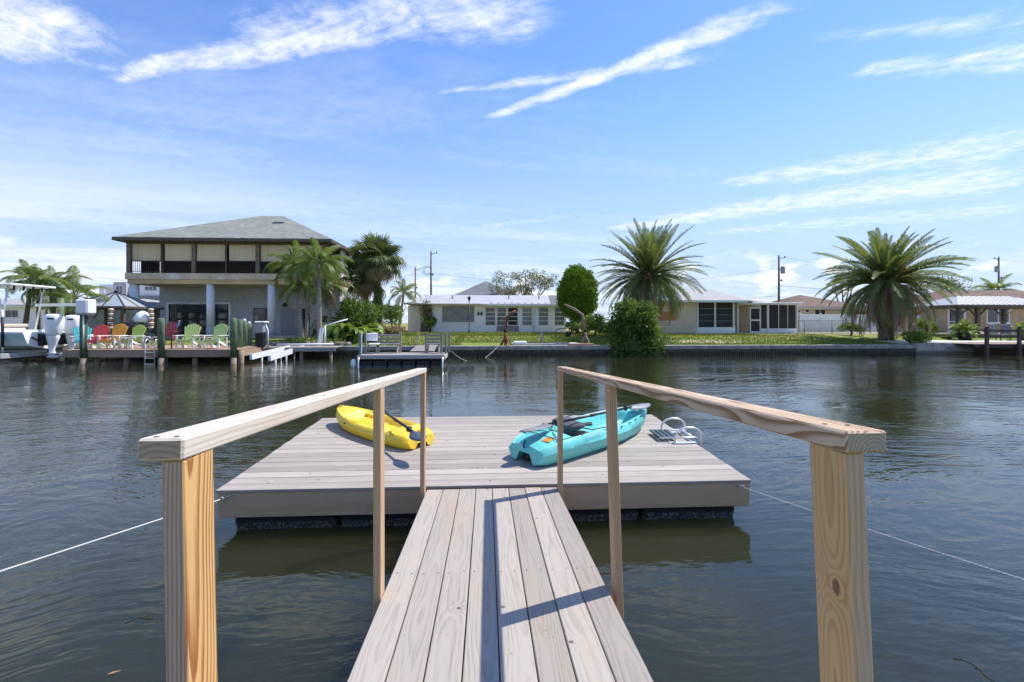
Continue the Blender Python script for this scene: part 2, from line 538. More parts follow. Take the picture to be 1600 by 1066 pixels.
for yl in (-1.52, -3.1, -0.05, -4.6):
    for i in range(8):
        for s in (-0.042, 0.042):
            xx = -(RX1 - RX0) / 2 + BW / 2 + i * (BW + 0.0055) + s + rnd.uniform(-.006, .006)
            nl.lathe([(0.0038, 0.0), (0.0038, 0.0006)], 8, Matrix.Translation((xx, yl + rnd.uniform(-.012, .012), 0.0012)))
tag(nl.build('nail_heads', M_NAIL, gang), kind='stuff')

POSTS = [(0.830, 'near', -1.1, -2.6), (2.325, 'mid', 0.0, -1.9), (3.97, 'far', 0.2, 0.0)]


def rail_z(y): return 1.630 + (0.85 - y) * 0.0600            # underside of the handrails


Minv = Matrix.LocRotScale(gang.location, gang.rotation_euler, None).inverted()


def in_gang(o, M):                                          # place a part of the gangway by its world matrix
    L = Minv @ M
    o.location, o.rotation_euler = L.to_translation(), L.to_euler()
    return o


for Y, nm, ll, lr in POSTS:
    for side, lean in ((-1, ll), (1, lr)):
        if side == 1 and nm == 'near': Y = 0.775
        top = rail_z(Y) - 0.002 + (0.007 if side > 0 else 0)
        bot = ramp_z(Y) - 0.15
        h = top - bot
        pm = MB().cbox(h, 0.089, 0.038, 0.0028).me('post', W_TAN if nm != 'near' else W_KNOT if side == 1 else W_POST)
        xin = RX0 if side < 0 else RX1
        # local x of the post points up, its wide face looks inward
        M = Matrix.Translation((xin + side * 0.0205, Y + 0.0445, top)) @ Matrix.Rotation(R(lean), 4, 'Y') @ Matrix(((0, 0, 1, 0), (0, 1, 0, 0), (-1, 0, 0, 0), (0, 0, 0, 1))) @ Matrix.Translation((h / 2, 0, 0))
        p = in_gang(link('post', pm, gang), M)
        if side == 1 and nm == 'near': p['label'] = 'post with a dark split knot'
        if side == -1 and nm == 'near': p['label'] = 'bright orange pine post with wavy grain'
for side, wm in ((-1, W_RAILW), (1, W_RAILR)):
    y0, y1 = (0.825 if side < 0 else 0.768), 4.07
    ln = math.hypot(y1 - y0, (y1 - y0) * 0.06)
    rm = MB().cbox(ln, 0.078, 0.038, 0.004).me('handrail', wm)
    xin = RX0 if side < 0 else RX1
    M = Matrix.Translation((xin + side * 0.038, (y0 + y1) / 2, rail_z((y0 + y1) / 2) + 0.019 + (0.007 if side > 0 else 0))) @ Matrix.Rotation(-math.atan(0.06), 4, 'X') @ Matrix.Rotation(R(90), 4, 'Z')
    o = in_gang(link('handrail', rm, gang), M)
    o['label'] = 'sun-bleached white handrail' if side < 0 else 'handrail with dark brown grain stripes'

# screw heads on top of the handrails, two over each post
scr = MB().lathe([(0.0042, 0.0), (0.0042, 0.0008)], 8).me('screw', M_NAIL)
for side in (-1, 1):
    for Y in (0.80, 1.55, 2.325, 3.15, 3.97):
        for dx in (-.018, .016):
            yy = Y + .045 + rnd.uniform(-.02, .02)
            M = Matrix.Translation(((RX0 if side < 0 else RX1) + side * 0.038 + dx, yy, rail_z(yy) + 0.0385 + (0.007 if side > 0 else 0))) @ Matrix.Rotation(-math.atan(0.06), 4, 'X')
            in_gang(link('screw', scr, gang), M)

# ------------------------------------------------------------------ the swim platform
FLO, FPITCH, FW, FL = Vector((-2.384, 4.190, 0.392)), R(2.1), 4.88, 2.60
plat = empty('swim_platform', FLO, (FPITCH, 0, 0), 'wide grey plank swim platform on black pontoons at the end of the gangway', 'swim platform')
NB = 18
bw = (FL + 0.02 - (NB - 1) * 0.0075) / NB
dk = MB().cbox(FW, bw, 0.027, 0.003).me('deck_board', W_DECK)
for i in range(NB):
    link('deck_board', dk, plat, (FW / 2 + rnd.uniform(-.004, .004), -0.01 + bw / 2 + i * (bw + 0.0075), -0.0135 + rnd.uniform(-.001, .001)),
         (0 if i % 2 else R(180), rnd.uniform(-.0004, .0004), rnd.uniform(-.0006, .0006)))
FH = 0.225
fz = -0.0275 - FH / 2 - 0.001
link('fascia', MB().cbox(FW - 0.012, 0.038, FH, 0.003).me('fascia', W_FASCIA), plat, (FW / 2, 0.021, fz), (R(90) * 0, 0, 0))
link('fascia', MB().cbox(FW - 0.012, 0.038, FH, 0.003).me('fascia', W_FASCIA), plat, (FW / 2, FL - 0.024, fz))
sd = MB().cbox(FL - 0.086, 0.038, FH, 0.003).me('side_joist', W_FASCIA)
for xx in (0.027, FW / 2 - .3, FW - 0.027):
    link('side_joist', sd, plat, (xx, FL / 2, fz), (0, 0, R(90)))
inner = MB().cbox(FW - 0.1, 0.038, FH - .01, 0.003).me('joist', W_FASCIA)
for yy in (0.65, 1.3, 1.95):
    link('joist', inner, plat, (FW / 2, yy, fz))


def pontoon_me(w, d, h):
    b = MB()
    prof = [(0.0, 0.0), (0.0, 0.10), (0.010, 0.112), (0.010, 0.135), (0.0, 0.147), (0.0, h)]
    rc = 0.05
    ring = []
    for cx, cy, a0 in ((w - rc, rc, -90), (w - rc, d - rc, 0), (rc, d - rc, 90), (rc, rc, 180)):
        for k in range(4):
            a = R(a0 + k * 30)
            ring.append((cx, cy, math.cos(a), math.sin(a)))
    o = 0
    for off, z in prof:
        for cx, cy, ca, sa in ring: b.v.append((cx + ca * (rc - off), cy + sa * (rc - off), -z))
    n = len(ring)
    for i in range(len(prof) - 1):
        for k in range(n): b.f.append((i * n + k, i * n + (k + 1) % n, (i + 1) * n + (k + 1) % n, (i + 1) * n + k))
    b.f.append(tuple(range(n))); b.f.append(tuple((len(prof) - 1) * n + k for k in range(n)))
    return b.me('pontoon', M_PONT)


pw = (FW - 0.20 - 4 * 0.028) / 5
pm = pontoon_me(pw, 1.12, 0.42)
for i in range(5):
    for yy in (0.065, 1.36):
        link('pontoon', pm, plat, (0.10 + i * (pw + 0.028), yy, -0.0275 - FH - 0.004))

# ------------------------------------------------------------------ mooring ropes
def m_rope():
    m, g = mat('white_rope')
    x, y, z = g.xyz(g.obj())
    tw = g.m('SINE', (x + y + z) * 420.0)
    c = g.mix(g.sstep(-0.6, 0.6, tw), (0.42, 0.40, 0.36), (0.74, 0.72, 0.68))
    g.out(g.bsdf(c, 0.8, 0.0, g.bump(tw, 0.4, 0.002)))
    return m


M_ROPE = m_rope()


def rope(a, b, sag, r, label, knot=True, group='mooring ropes of the swim platform', n=40, name='mooring_rope'):
    a, b = Vector(a), Vector(b)
    pts = [a.lerp(b, i / n) + Vector((0, 0, -sag * 4 * (i / n) * (1 - i / n))) for i in range(n + 1)]
    e = empty(name, a, (0, 0, 0), label, 'rope', group)
    MB().tube([p - a for p in pts], r, 6).build('line', M_ROPE, e, True)
    if knot:
        kb = MB()
        for k in range(3):
            c = Vector((0.004 * k - 0.004, -0.008 - 0.004 * k, 0.003 * k))
            kb.tube([c + Vector((math.cos(q) * 0.016, -0.004 * math.sin(q * 2), math.sin(q) * 0.013)) for q in [i * math.pi / 6 for i in range(13)]], r * 0.9, 6)
        kb.build('knot', M_ROPE, e, True)
    return e


PM = Matrix.LocRotScale(FLO, Euler((FPITCH, 0, 0)), None)


def on_plat(x, y, z=0.0): return PM @ Vector((x, y, z))


a = on_plat(0.055, -0.012, -0.075)
r1 = rope(a, (-4.0, -1.0, 0.86), 0.02, 0.0058, 'white mooring rope tied to the platform corner beside the bleached handrail')
MB().tube([(0, 0, 0), (0.025, -0.006, 0.01), (0.05, -0.004, 0.022), (0.08, 0.0, 0.03)], 0.006, 6).build('tail', M_ROPE, r1, True)
a = on_plat(FW - 0.10, -0.012, -0.062)
r2 = rope(a, (3.95, -1.0, 0.86), 0.06, 0.0030, 'thin white mooring rope tied to the platform corner below the swim ladder')
MB().tube([(0, 0, 0), (-0.02, -0.006, 0.012), (-0.035, -0.004, 0.02)], 0.006, 6).build('tail', M_ROPE, r2, True)

# ------------------------------------------------------------------ kayaks
def interp(t, ts, vs):
    return float(np.interp(t, ts, vs))


def smoothstep(a, b, x):
    t = min(1, max(0, (x - a) / (b - a)))
    return t * t * (3 - 2 * t)


def kayak_mesh(name, m, L, beam, h, kind):
    """one moulded shell: flat bottom with a tunnel under the stern, hard chine, rim, sunken cockpit with foot ribs"""
    NS = 96
    ts = [0, .015, .05, .15, .4, .6, .78, .9, .965, 1]
    ws = [.66, .72, .78, .90, 1, .96, .74, .44, .22, .06] if kind == 'teal' else [.60, .68, .76, .90, 1, .97, .80, .55, .32, .10]
    sh = lambda t: h * interp(t, [0, .03, .10, .25, .55, .8, 1], [.62, .72, .82, .90, .84, .90, 1.0] if kind == 'teal' else [.60, .74, .80, .82, .82, .96, 1.12])
    kl = lambda t: h * interp(t, [0, .05, .75, .9, .97, 1], [.06, 0, 0.02, .22, .55, .85])
    us = [0, .10, .2, .28, .34, .42, .50, .58, .64, .70, .76, .82, .88, .94, 1.0]
    N = len(us)
    V_, F_ = [], []
    for i in range(NS + 1):
        t = i / NS
        t = t if i not in (0, NS) else t
        w = beam / 2 * interp(t, ts, ws)
        s, k = sh(t), kl(t)
        tun = (0.62 if kind == 'teal' else 0.5) * s * smoothstep(.24, 0.02, t)
        low = []
        for u in us:                                         # hull from the keel out to the chine and up to the widest line
            if u <= .70:
                y, z = u / .70 * .80 * w, k
                z += tun * smoothstep(.46, .26, u) + 0.012 * smoothstep(.35, .0, u) * (0 if t < .24 else 1) * -0.3
                if u > .60: z += .012
            else:
                q = (u - .70) / .30
                y, z = (.80 + .20 * q ** .7) * w, k + .012 + (s - k) * (.62 * q)
            low.append((y, z))
        up = []
        cock = smoothstep(.20, .25, t) * smoothstep(.80, .74, t)
        tank = smoothstep(.04, .07, t) * smoothstep(.20, .17, t)
        for u in us:
            if u >= .82:
                q = (1 - u) / .18
                y, z = (1.0 - .16 * q) * w, k + .012 + (s - k) * (.62 + .38 * (1 - max(0.0, 1 - q) ** 1.6)) - (0.012 if q == 0 else 0) * 0
            else:
                y = u / .82 * .84 * w
                fl = u / .82
                crown = .028 * (1 - fl ** 2) * (1 - cock)
                dep = cock * (.40 * h) * smoothstep(.92, .70, fl)
                rib = 0.0
                if .52 < t < .76: rib = .020 * (0.5 + .5 * math.sin((t - .52) * 2 * math.pi / .042)) * smoothstep(.92, .62, fl) * smoothstep(.18, .36, fl)
                if .24 < t < .27: dep *= .8
                ridge = cock * .5 * .22 * h * smoothstep(.16, .05, fl) * smoothstep(.46, .52, t)
                seat = -.03 * smoothstep(.28, .32, t) * smoothstep(.46, .43, t) * smoothstep(.6, .3, fl)
                z = s + crown - dep + rib + ridge + seat
                if kind == 'teal': z += .016 * tank * smoothstep(.24, .20, fl) - .02 * smoothstep(.84, .87, t) * smoothstep(.95, .92, t) * smoothstep(.6, .5, fl)
                if kind == 'teal': z -= .030 * smoothstep(.10, .0, t) * smoothstep(.24, .10, fl)
            up.append((y, z))
        x = t * L + (0.0 if t > .02 else 0.0)
        for side in (1, -1):
            for y, z in low: V_.append((x - (.03 * (z / h) if t > .97 else 0), side * y, z))
            for y, z in up: V_.append((x + .035 * smoothstep(.10, .0, t) * (z / h), side * y, z))
    S = 4 * N

    def idx(i, side, tb, j): return i * S + side * 2 * N + tb * N + j
    for i in range(NS):
        for side in (0, 1):
            for tb in (0, 1):
                for j in range(N - 1):
                    q = [idx(i, side, tb, j), idx(i + 1, side, tb, j), idx(i + 1, side, tb, j + 1), idx(i, side, tb, j + 1)]
                    F_.append(q)
    for i, fl in ((0, 0), (NS, 1)):
        for side in (0, 1):
            for j in range(N - 1):
                F_.append([idx(i, side, 0, j), idx(i, side, 0, j + 1), idx(i, side, 1, j + 1), idx(i, side, 1, j)])
    me = mesh(name, V_, F_, m, True)
    bm = bmesh.new(); bm.from_mesh(me)
    bmesh.ops.remove_doubles(bm, verts=bm.verts, dist=0.0004)
    bmesh.ops.recalc_face_normals(bm, faces=bm.faces)
    for e in bm.edges:
        if len(e.link_faces) == 2 and e.calc_face_angle(0) > R(42): e.smooth = False
    bm.to_mesh(me); bm.free()
    return me, sh


def m_plastic(name, col, hi, rough=0.38):
    m, g = mat(name)
    p = g.obj()
    c = g.mix(g.sstep(.3, .7, g.noise(p, 2.2, 3.0)), col, hi)
    sc = g.noise(g.vec(*[a * k for a, k in zip(g.xyz(p), (7.0, 60.0, 60.0))]), 1.0, 3.0, .7)
    c = g.mix(g.sstep(.60, .78, sc) * .22, c, (0.75, 0.78, 0.72))
    g.out(g.bsdf(c, g.lin(0, 1, sc, rough - .08, rough + .22), 0.0, g.bump(g.noise(p, 160.0, 2.0), .06, .002), .5))
    return m


M_TEAL = m_plastic('teal_plastic', (0.125, 0.55, 0.51), (0.16, 0.61, 0.575))
M_YELL = m_plastic('yellow_plastic', (0.84, 0.55, 0.02), (0.90, 0.64, 0.05))
M_BLACK = plain('black_rubber', (0.02, 0.02, 0.022), 0.55)
M_CORD = plain('black_cord', (0.025, 0.028, 0.03), 0.8)
M_CLOTH = plain('grey_seat_cloth', (0.085, 0.085, 0.095), 0.9, var=.25, nscale=30)
M_SHAFT = plain('black_shaft', (0.03, 0.032, 0.036), 0.4, 0.2)
M_BLADE = plain('navy_blade', (0.07, 0.085, 0.115), 0.45, var=.2)
M_GREYB = plain('grey_blade', (0.20, 0.20, 0.225), 0.5, var=.2)
M_PALE = plain('pale_print', (0.62, 0.74, 0.72), 0.5)


def on_deck_empty(name, x, y, rz, label, cat, group=None):
    o = empty(name, on_plat(x, y, 0.0), (0, 0, 0), label, cat, group)
    o.rotation_euler = (Matrix.Rotation(FPITCH, 3, 'X') @ Matrix.Rotation(rz, 3, 'Z')).to_euler()
    return o


TL, TB, TH = 2.36, 0.72, 0.262
tk = on_deck_empty('kayak', 2.775, 0.55, R(40), 'turquoise sit-on-top kayak with orange sticker and black bungee cords', 'kayak', 'kayaks on the swim platform')
tme, tsh = kayak_mesh('hull', M_TEAL, TL, TB, TH, 'teal')
link('hull', tme, tk)


def dk_z(t, sh, extra=0.0): return sh(t) + extra


# sticker, bungee net, toggles, seat, hatch, handles, lettering
stq = MB()
stq.box(-.055, .055, -.045, .045, 0, .003)
sticker = stq.build('sticker', plain('orange_sticker', (0.85, 0.26, 0.045), .5), tk, loc=(0.22, -0.13, tsh(.09) + .022), rot=(0, R(-6), R(12)))
MB().box(-.030, .030, -.006, .006, 0, .0015).build('print_band', M_BLACK, sticker, loc=(.062, -.01, .002), rot=(0, 0, R(90)))
zc = tsh(.17) + .033
pts = [(0.24, .26), (0.24, -.22), (0.58, .27), (0.58, -.27)]
net = [((.26, .25), (.60, -.28)), ((.26, -.25), (.60, .28)), ((.26, .25), (.26, -.25)), ((.26, .25), (.62, .28)), ((.60, -.28), (.26, -.25))]
bc = MB()
for (ax, ay), (bx, by) in net:
    P = []
    for k in range(9):
        q = k / 8
        xx, yy = ax + (bx - ax) * q, ay + (by - ay) * q
        P.append((xx, yy, tsh(xx / TL) + .016 + .022 * (1 - (yy / .29) ** 2)))
    bc.tube(P, .0045, 5)
bc.build('bungee_cord', M_CORD, tk, True)
for xx, yy in ((.26, .25), (.26, -.25), (.60, .28), (.60, -.28), (.43, .0)):
    MB().lathe([(.016, 0), (.018, .006), (.010, .016)], 10).build('cord_hook', M_BLACK, tk, True, (xx, yy, tsh(xx / TL) + .010 + .02 * (1 - (yy / .29) ** 2)))
sb = MB()
NX, NYs = 6, 8
for j in range(NYs + 1):                                     # padded backrest, folded down toward the bow
    yy = -.20 + .40 * j / NYs
    for i in range(NX + 1):
        q = i / NX
        sb.v.append((.66 + q * .30, yy * (1 - .25 * q * q), .248 + .03 * math.sin(q * 3.1) + .05 * (yy / .2) ** 2 * (1 - q * .4) + .012))
for j in range(NYs):
    for i in range(NX): sb.f.append((j * (NX + 1) + i, j * (NX + 1) + i + 1, (j + 1) * (NX + 1) + i + 1, (j + 1) * (NX + 1) + i))
seat = sb.build('seat_back', M_CLOTH, tk, True)
sm_ = seat.modifiers.new('thickness', 'SOLIDIFY'); sm_.thickness = .035
MB().cbox(.34, .36, .03, .012).build('seat_pad', M_CLOTH, tk, loc=(.80, 0, .155))
stp = MB()
for s in (-1, 1):
    stp.tube([(.68, s * .19, .29), (.80, s * .27, .262), (1.02, s * .31, .262), (1.16, s * .315, .262)], .007, 5)
stp.build('seat_strap', M_CORD, tk, True)
ht = MB().lathe([(.085, 0), (.092, .008), (.085, .016), (.03, .022)], 20)
ht.build('hatch', plain('dark_teal_hatch', (0.04, 0.30, 0.28), .4), tk, True, (2.08, 0, tsh(.86) - .008))
hb = MB()
for ax, bx, yy in ((2.18, 2.33, .05), (2.18, 2.33, -.05)):
    hb.tube([(ax, yy, tsh(ax / TL) + .02), ((ax + bx) / 2, yy * .6, tsh(.92) + .055), (bx, yy * .3, tsh(bx / TL) + .03)], .006, 5)
hb.build('bow_handle', M_CORD, tk, True)
MB().tube([(.0, -.0, .165), (-.012, .0, .20), (.02, 0, .235)], .009, 6).build('stern_handle', M_BLACK, tk, True)
MB().lathe([(.0, 0), (.04, .004), (.045, .03), (.04, .06), (0, .062)], 12, Matrix.Rotation(R(90), 4, 'Y')).build('skid_wheel', M_BLACK, tk, True, (.05, .03, .05))
eye = MB().lathe([(.012, 0), (.012, .008), (.006, .012)], 8).me('pad_eye', M_BLACK, True)
for s in (-1, 1):
    for xx in (1.10, 1.30, 1.50, 1.68, 1.84):
        link('pad_eye', eye, tk, (xx, s * .335 * interp(xx / TL, [0, .6, .8], [1, .97, .72]), tsh(xx / TL) - .004))
# worn script lettering on the flank: a pale looping stroke
lt = MB()
P = []
for k in range(90):
    q = k / 89
    xx = .62 + .27 * q
    zz = .225 + .014 * math.sin(q * 46) * (1.6 if k % 23 < 8 else 1) + .012 * q
    yy = -(TB / 2 * interp(xx / TL, [0, .15, .4], [.66, .90, 1]) * (1.0 - .10 * smoothstep(.19, .27, zz)) + .0025)
    P.append((xx + .006 * math.cos(q * 46), yy, zz))
lt.tube(P, .0028, 4)
lt.build('lettering', M_PALE, tk, True)


def blade_mesh(m, bl=.46, bw_=.18, th=.012):
    b = MB()
    n, k = 14, 6
    for i in range(n + 1):
        q = i / n
        w = bw_ / 2 * (math.sin(math.pi * min(1, .10 + q * .86)) ** .55) * (0.62 + .38 * smoothstep(0, .45, q))
        for j in range(k + 1):
            u = j / k * 2 - 1
            b.v.append((q * bl, u * w, -.018 * (u * u) + .016 * math.exp(-(u * 4) ** 2) * (1 - q)))
    for i in range(n):
        for j in range(k): b.f.append((i * (k + 1) + j, (i + 1) * (k + 1) + j, (i + 1) * (k + 1) + j + 1, i * (k + 1) + j + 1))
    return b.me('blade', m, True)


def paddle(name, pa, pb, bl, mat_a, mat_b, label, roll=0.0, group='paddles lying on the kayaks', bw_=.18):
    """shaft from pa to pb (world); a blade at each end given"""
    pa, pb = Vector(pa), Vector(pb)
    t = (pb - pa).normalized()
    e = empty(name, pa, (0, 0, 0), label, 'paddle', group)
    e.rotation_euler = t.to_track_quat('X', 'Z').to_euler()
    Lp = (pb - pa).length
    MB().tube([(0, 0, 0), (Lp, 0, 0)], .0155, 10).build('shaft', M_SHAFT, e, True)
    for mm, loc, rz in ((mat_a, (.05, 0, 0), R(180)), (mat_b, (Lp - .05, 0, 0), 0)):
        if mm is None: continue
        o = link('blade', blade_mesh(mm, bl, bw_), e, loc, (0, 0, rz))
        o.rotation_euler = (roll, 0, rz)
        so = o.modifiers.new('thickness', 'SOLIDIFY'); so.thickness = .008
    MB().tube([(Lp / 2 - .05, 0, 0), (Lp / 2 + .05, 0, 0)], .019, 10).build('ferrule', M_BLACK, e, True)
    for xx in (.12, Lp - .12):
        MB().lathe([(.017, -.006), (.036, 0), (.017, .006)], 12, Matrix.Translation((xx, 0, 0)) @ Matrix.Rotation(R(90), 4, 'Y')).build('drip_ring', M_BLACK, e, True)
    return e


paddle('paddle', on_plat(3.05, 0.775, .345), on_plat(4.24, 1.60, .345), .43, M_GREYB, M_GREYB, 'grey double-bladed paddle laid across the turquoise kayak', R(8))

YL, YB, YH = 1.80, 0.62, 0.195
yk = on_deck_empty('kayak', 1.645, 1.13, R(136.5), 'small yellow youth kayak with moulded cockpit', 'kayak', 'kayaks on the swim platform')
yme, ysh = kayak_mesh('hull', M_YELL, YL, YB, YH, 'yellow')
link('hull', yme, yk)
hb = MB().tube([(1.72, .05, ysh(.93) + .02), (1.76, 0, ysh(.95) + .05), (1.72, -.05, ysh(.93) + .02)], .008, 6)
hb.build('bow_handle', M_BLACK, yk, True)
for s in (-1, 1):
    MB().lathe([(.014, 0), (.014, .01), (.006, .014)], 10, Matrix.Rotation(R(90) * s, 4, 'X')).build('drain_plug', M_BLACK, yk, True, (1.15, -s * (YB / 2 * .99), .155))
rb = MB().cbox(.06, .10, .035, .012).me('foot_rib', M_YELL, True)
for k in range(5):
    for s in (-1, 1): link('foot_rib', rb, yk, (1.10 + k * .085, s * .17, .155))
MB().lathe([(.05, 0), (.055, .006), (.045, .010)], 16).build('scupper_cap', plain('amber_cap', (0.72, 0.42, 0.02), .4), yk, True, (.10, -.06, ysh(.05) + .022))
MB().cbox(.05, .03, .012, .004).build('cleat', M_YELL, yk, loc=(.46, .22, ysh(.25) + .008))
paddle('paddle', on_plat(1.60, 0.78, .285), on_plat(1.03, 1.78, .30), .33, M_BLADE, None, 'short navy-bladed paddle leaning out of the yellow kayak', R(12), bw_=.165)

# ------------------------------------------------------------------ swim ladder folded onto the platform
M_ALU = plain('white_aluminium', (0.78, 0.78, 0.76), 0.32, 0.55, var=.06)
M_TREAD = plain('dark_tread', (0.045, 0.065, 0.085), 0.55, var=.2)
lad = on_deck_empty('swim_ladder', 4.80, 1.40, 0, 'folded aluminium swim ladder with two hoop handles on the platform edge', 'ladder')
for yy in (-.225, .225):
    P = [(-.155, yy, .0)]
    for k in range(13):
        a = math.pi * (1 - k / 12)
        P.append((.005 + .155 * math.cos(a), yy, .085 + .10 * math.sin(a)))
    P += [(.165, yy, .02), (.150, yy, -.16)]
    MB().tube(P, .0125, 10).build('hoop_handle', M_ALU, lad, True)
    MB().cbox(.34, .075, .008, .003).build('base_plate', M_ALU, lad, loc=(-.07, yy, .004))
for yy in (-.165, .165):
    MB().tube([(-.33, yy, .045), (.10, yy, .045), (.135, yy, .03)], .0125, 8).build('rail', M_ALU, lad, True)
for k in range(4):
    MB().cbox(.048, .34, .020, .004).build('tread', M_TREAD, lad, loc=(-.31 + k * .062, 0, .048))
MB().tube([(.07, -.16, .05), (.07, .16, .05)], .019, 8).build('hinge_tube', M_ALU, lad, True)

# ------------------------------------------------------------------ twigs and a leaf adrift
M_TWIG = plain('wet_twig', (0.05, 0.04, 0.03), .6)
for (px0, py0), (px1, py1), bend, lab in (((195, 975), (245, 962), .03, 'thin dark twig drifting beside the bleached handrail post'), ((1490, 1030), (1560, 1062), .04, 'forked twig drifting past the knotty post')):
    d0, d1 = px_dir(px0, py0), px_dir(px1, py1)
    a, b = d0 * (CAMZ / -d0.z), d1 * (CAMZ / -d1.z)
    e = empty('floating_twig', (a.x, a.y, 0.004), (0, 0, 0), lab, 'twig', 'twigs drifting on the canal')
    v = Vector((b.x - a.x, b.y - a.y, 0))
    n_ = Vector((-v.y, v.x, 0)).normalized()
    MB().tube([v * q + n_ * bend * math.sin(q * 5) for q in [i / 8 for i in range(9)]], [.0026] * 8 + [.001], 5).build('stem', M_TWIG, e, True)
    MB().tube([v * .5, v * .62 + n_ * .04, v * .78 + n_ * .07], [.002, .0015, .001], 5).build('side_shoot', M_TWIG, e, True)
d0 = px_dir(180, 1052); a = d0 * (CAMZ / -d0.z)
lf = empty('floating_leaf', (a.x, a.y, .004), (0, 0, .4), 'dry orange leaf floating by the foot of the orange post', 'leaf')
b = MB(); b.v = [(-.035, 0, 0), (-.01, .008, .004), (.03, 0, .002), (-.01, -.008, .004), (0, 0, 0)]; b.f = [(0, 4, 1), (1, 4, 2), (2, 4, 3), (3, 4, 0)]
b.build('blade', plain('dry_leaf', (0.42, 0.22, 0.09), .7), lf)

# ------------------------------------------------------------------ land
def m_lawn():
    m, g = mat('lawn')
    p = g.pos()
    x, y, z = g.xyz(p)
    a = g.noise(g.vec(x * 0.5, y * 0.8, 0.0), 1.0, 5.0, 0.65)
    b = g.noise(g.vec(x * 6.0, y * 6.0, 1.0), 1.0, 5.0, 0.75)
    c = g.mix(g.sstep(0.35, 0.65, b), (0.12, 0.195, 0.03), (0.23, 0.30, 0.055))
    c = g.mix(g.sstep(0.46, 0.70, a + (b - 0.5) * 0.35 + g.sstep(29.0, 35.0, y) * 0.14) * 0.85, c, (0.33, 0.26, 0.11))
    # bare sand in front of the cream house and under the davits
    s1 = g.m('SQRT', g.m('POWER', (x - 14.0) / 3.2, 2.0) + g.m('POWER', (y - 29.0) / 1.0, 2.0))
    c = g.mix(g.sstep(1.15, 0.55, s1 + (b - 0.5) * 1.2 + (a - .5)), c, (0.58, 0.49, 0.37))
    g.out(g.bsdf(c, 0.95, 0.0, g.bump(b, 1.0, 0.06), 0.1))
    return m


def land_z(y):
    return interp(y, [26.3, 28.0, 33.0, 40.0, 60.0], [0.52, 0.60, 0.95, 1.06, 1.10])


M_LAWN = m_lawn()
ys = [26.35, 27, 28, 29.5, 31, 33, 36, 40, 46, 60, 110, 400, 1500, 4000]
xs = [-3000, -400, -120, -60, -30, -15, 0, 15, 30, 60, 120, 400, 3000]
vs = [(x, y, land_z(y)) for y in ys for x in xs]
nx = len(xs)
fs = [(j * nx + i, j * nx + i + 1, (j + 1) * nx + i + 1, (j + 1) * nx + i) for j in range(len(ys) - 1) for i in range(nx - 1)]
tag(link('ground', mesh('ground', vs, fs, M_LAWN)), kind='structure')
# our own shore, just behind the camera
tag(link('near_shore', MB().box(-260, 260, -300, -0.98, -1.0, 0.80).me('near_shore', M_LAWN)), kind='structure')


def blades(name, boxes, n, h0, h1, m, seed):
    """short grass: thin upright blades in tufts"""
    r = np.random.default_rng(seed)
    ar = np.array([(b[1] - b[0]) * (b[3] - b[2]) for b in boxes]); pick = r.choice(len(boxes), n, p=ar / ar.sum())
    B = np.array(boxes)[pick]
    x = B[:, 0] + r.random(n) * (B[:, 1] - B[:, 0]); y = B[:, 2] + r.random(n) ** 1.3 * (B[:, 3] - B[:, 2])
    x += np.round(r.normal(0, .3, n)) * .02
    z = np.interp(y, [26.3, 28.0, 33.0, 40.0, 60.0], [0.52, 0.60, 0.95, 1.06, 1.10])
    h = h0 + (h1 - h0) * r.random(n) ** 2
    a = r.random(n) * 6.28; w = .02 + .02 * r.random(n)
    dx, dy = np.cos(a) * w, np.sin(a) * w
    lx, ly = r.normal(0, .35, n) * h, r.normal(0, .35, n) * h
    co = np.stack([np.stack([x - dx, y - dy, z - .01], 1), np.stack([x + dx, y + dy, z - .01], 1), np.stack([x + lx, y + ly, z + h], 1)], 1).reshape(-1, 3)
    me = bpy.data.meshes.new(name)
    me.vertices.add(3 * n); me.vertices.foreach_set('co', co.ravel())
    me.loops.add(3 * n); me.loops.foreach_set('vertex_index', np.arange(3 * n, dtype=np.int32))
    me.polygons.add(n); me.polygons.foreach_set('loop_start', np.arange(0, 3 * n, 3, dtype=np.int32))
    me.update(calc_edges=True)
    me.materials.append(m)
    return link(name, me)


M_BLADE_G = leafmat('grass_blades', [(0.075, 0.135, 0.020), (0.20, 0.25, 0.045), (0.36, 0.28, 0.11)], .3, .7, .1)
tag(blades('grass', [(-13, -1.5, 26.75, 34), (4.5, 25.3, 26.75, 34), (-2, 6, 28.6, 34), (-13, 21, 33, 40)], 54000, .03, .12, M_BLADE_G, 3),
    'short patchy grass of the lawn along the seawall', 'grass', kind='stuff')


def m_conc(name, col, dark, streak=0.6, sc=1.0):
    m, g = mat(name)
    x, y, z = g.xyz(g.pos())
    a = g.noise(g.vec(x * 2.0 * sc, y * 2.0 * sc, z * 2.0 * sc), 1.0, 6.0, 0.7)
    b = g.noise(g.vec(x * 7.0 * sc, y * 7.0 * sc, z * 0.8 * sc), 1.0, 4.0, 0.7)
    tide = g.sstep(0.30, 0.10, z + (a - 0.5) * 0.2) * 0.75
    c = g.mix(g.sstep(0.35, 0.68, a), col, dark)
    c = g.mix(g.sstep(0.5, 0.75, b) * streak, c, [d * 0.6 for d in dark])
    c = g.mix(tide, c, (0.055, 0.052, 0.035))
    g.out(g.bsdf(c, 0.9, 0.0, g.bump(a, 0.6, 0.03), 0.2))
    return m


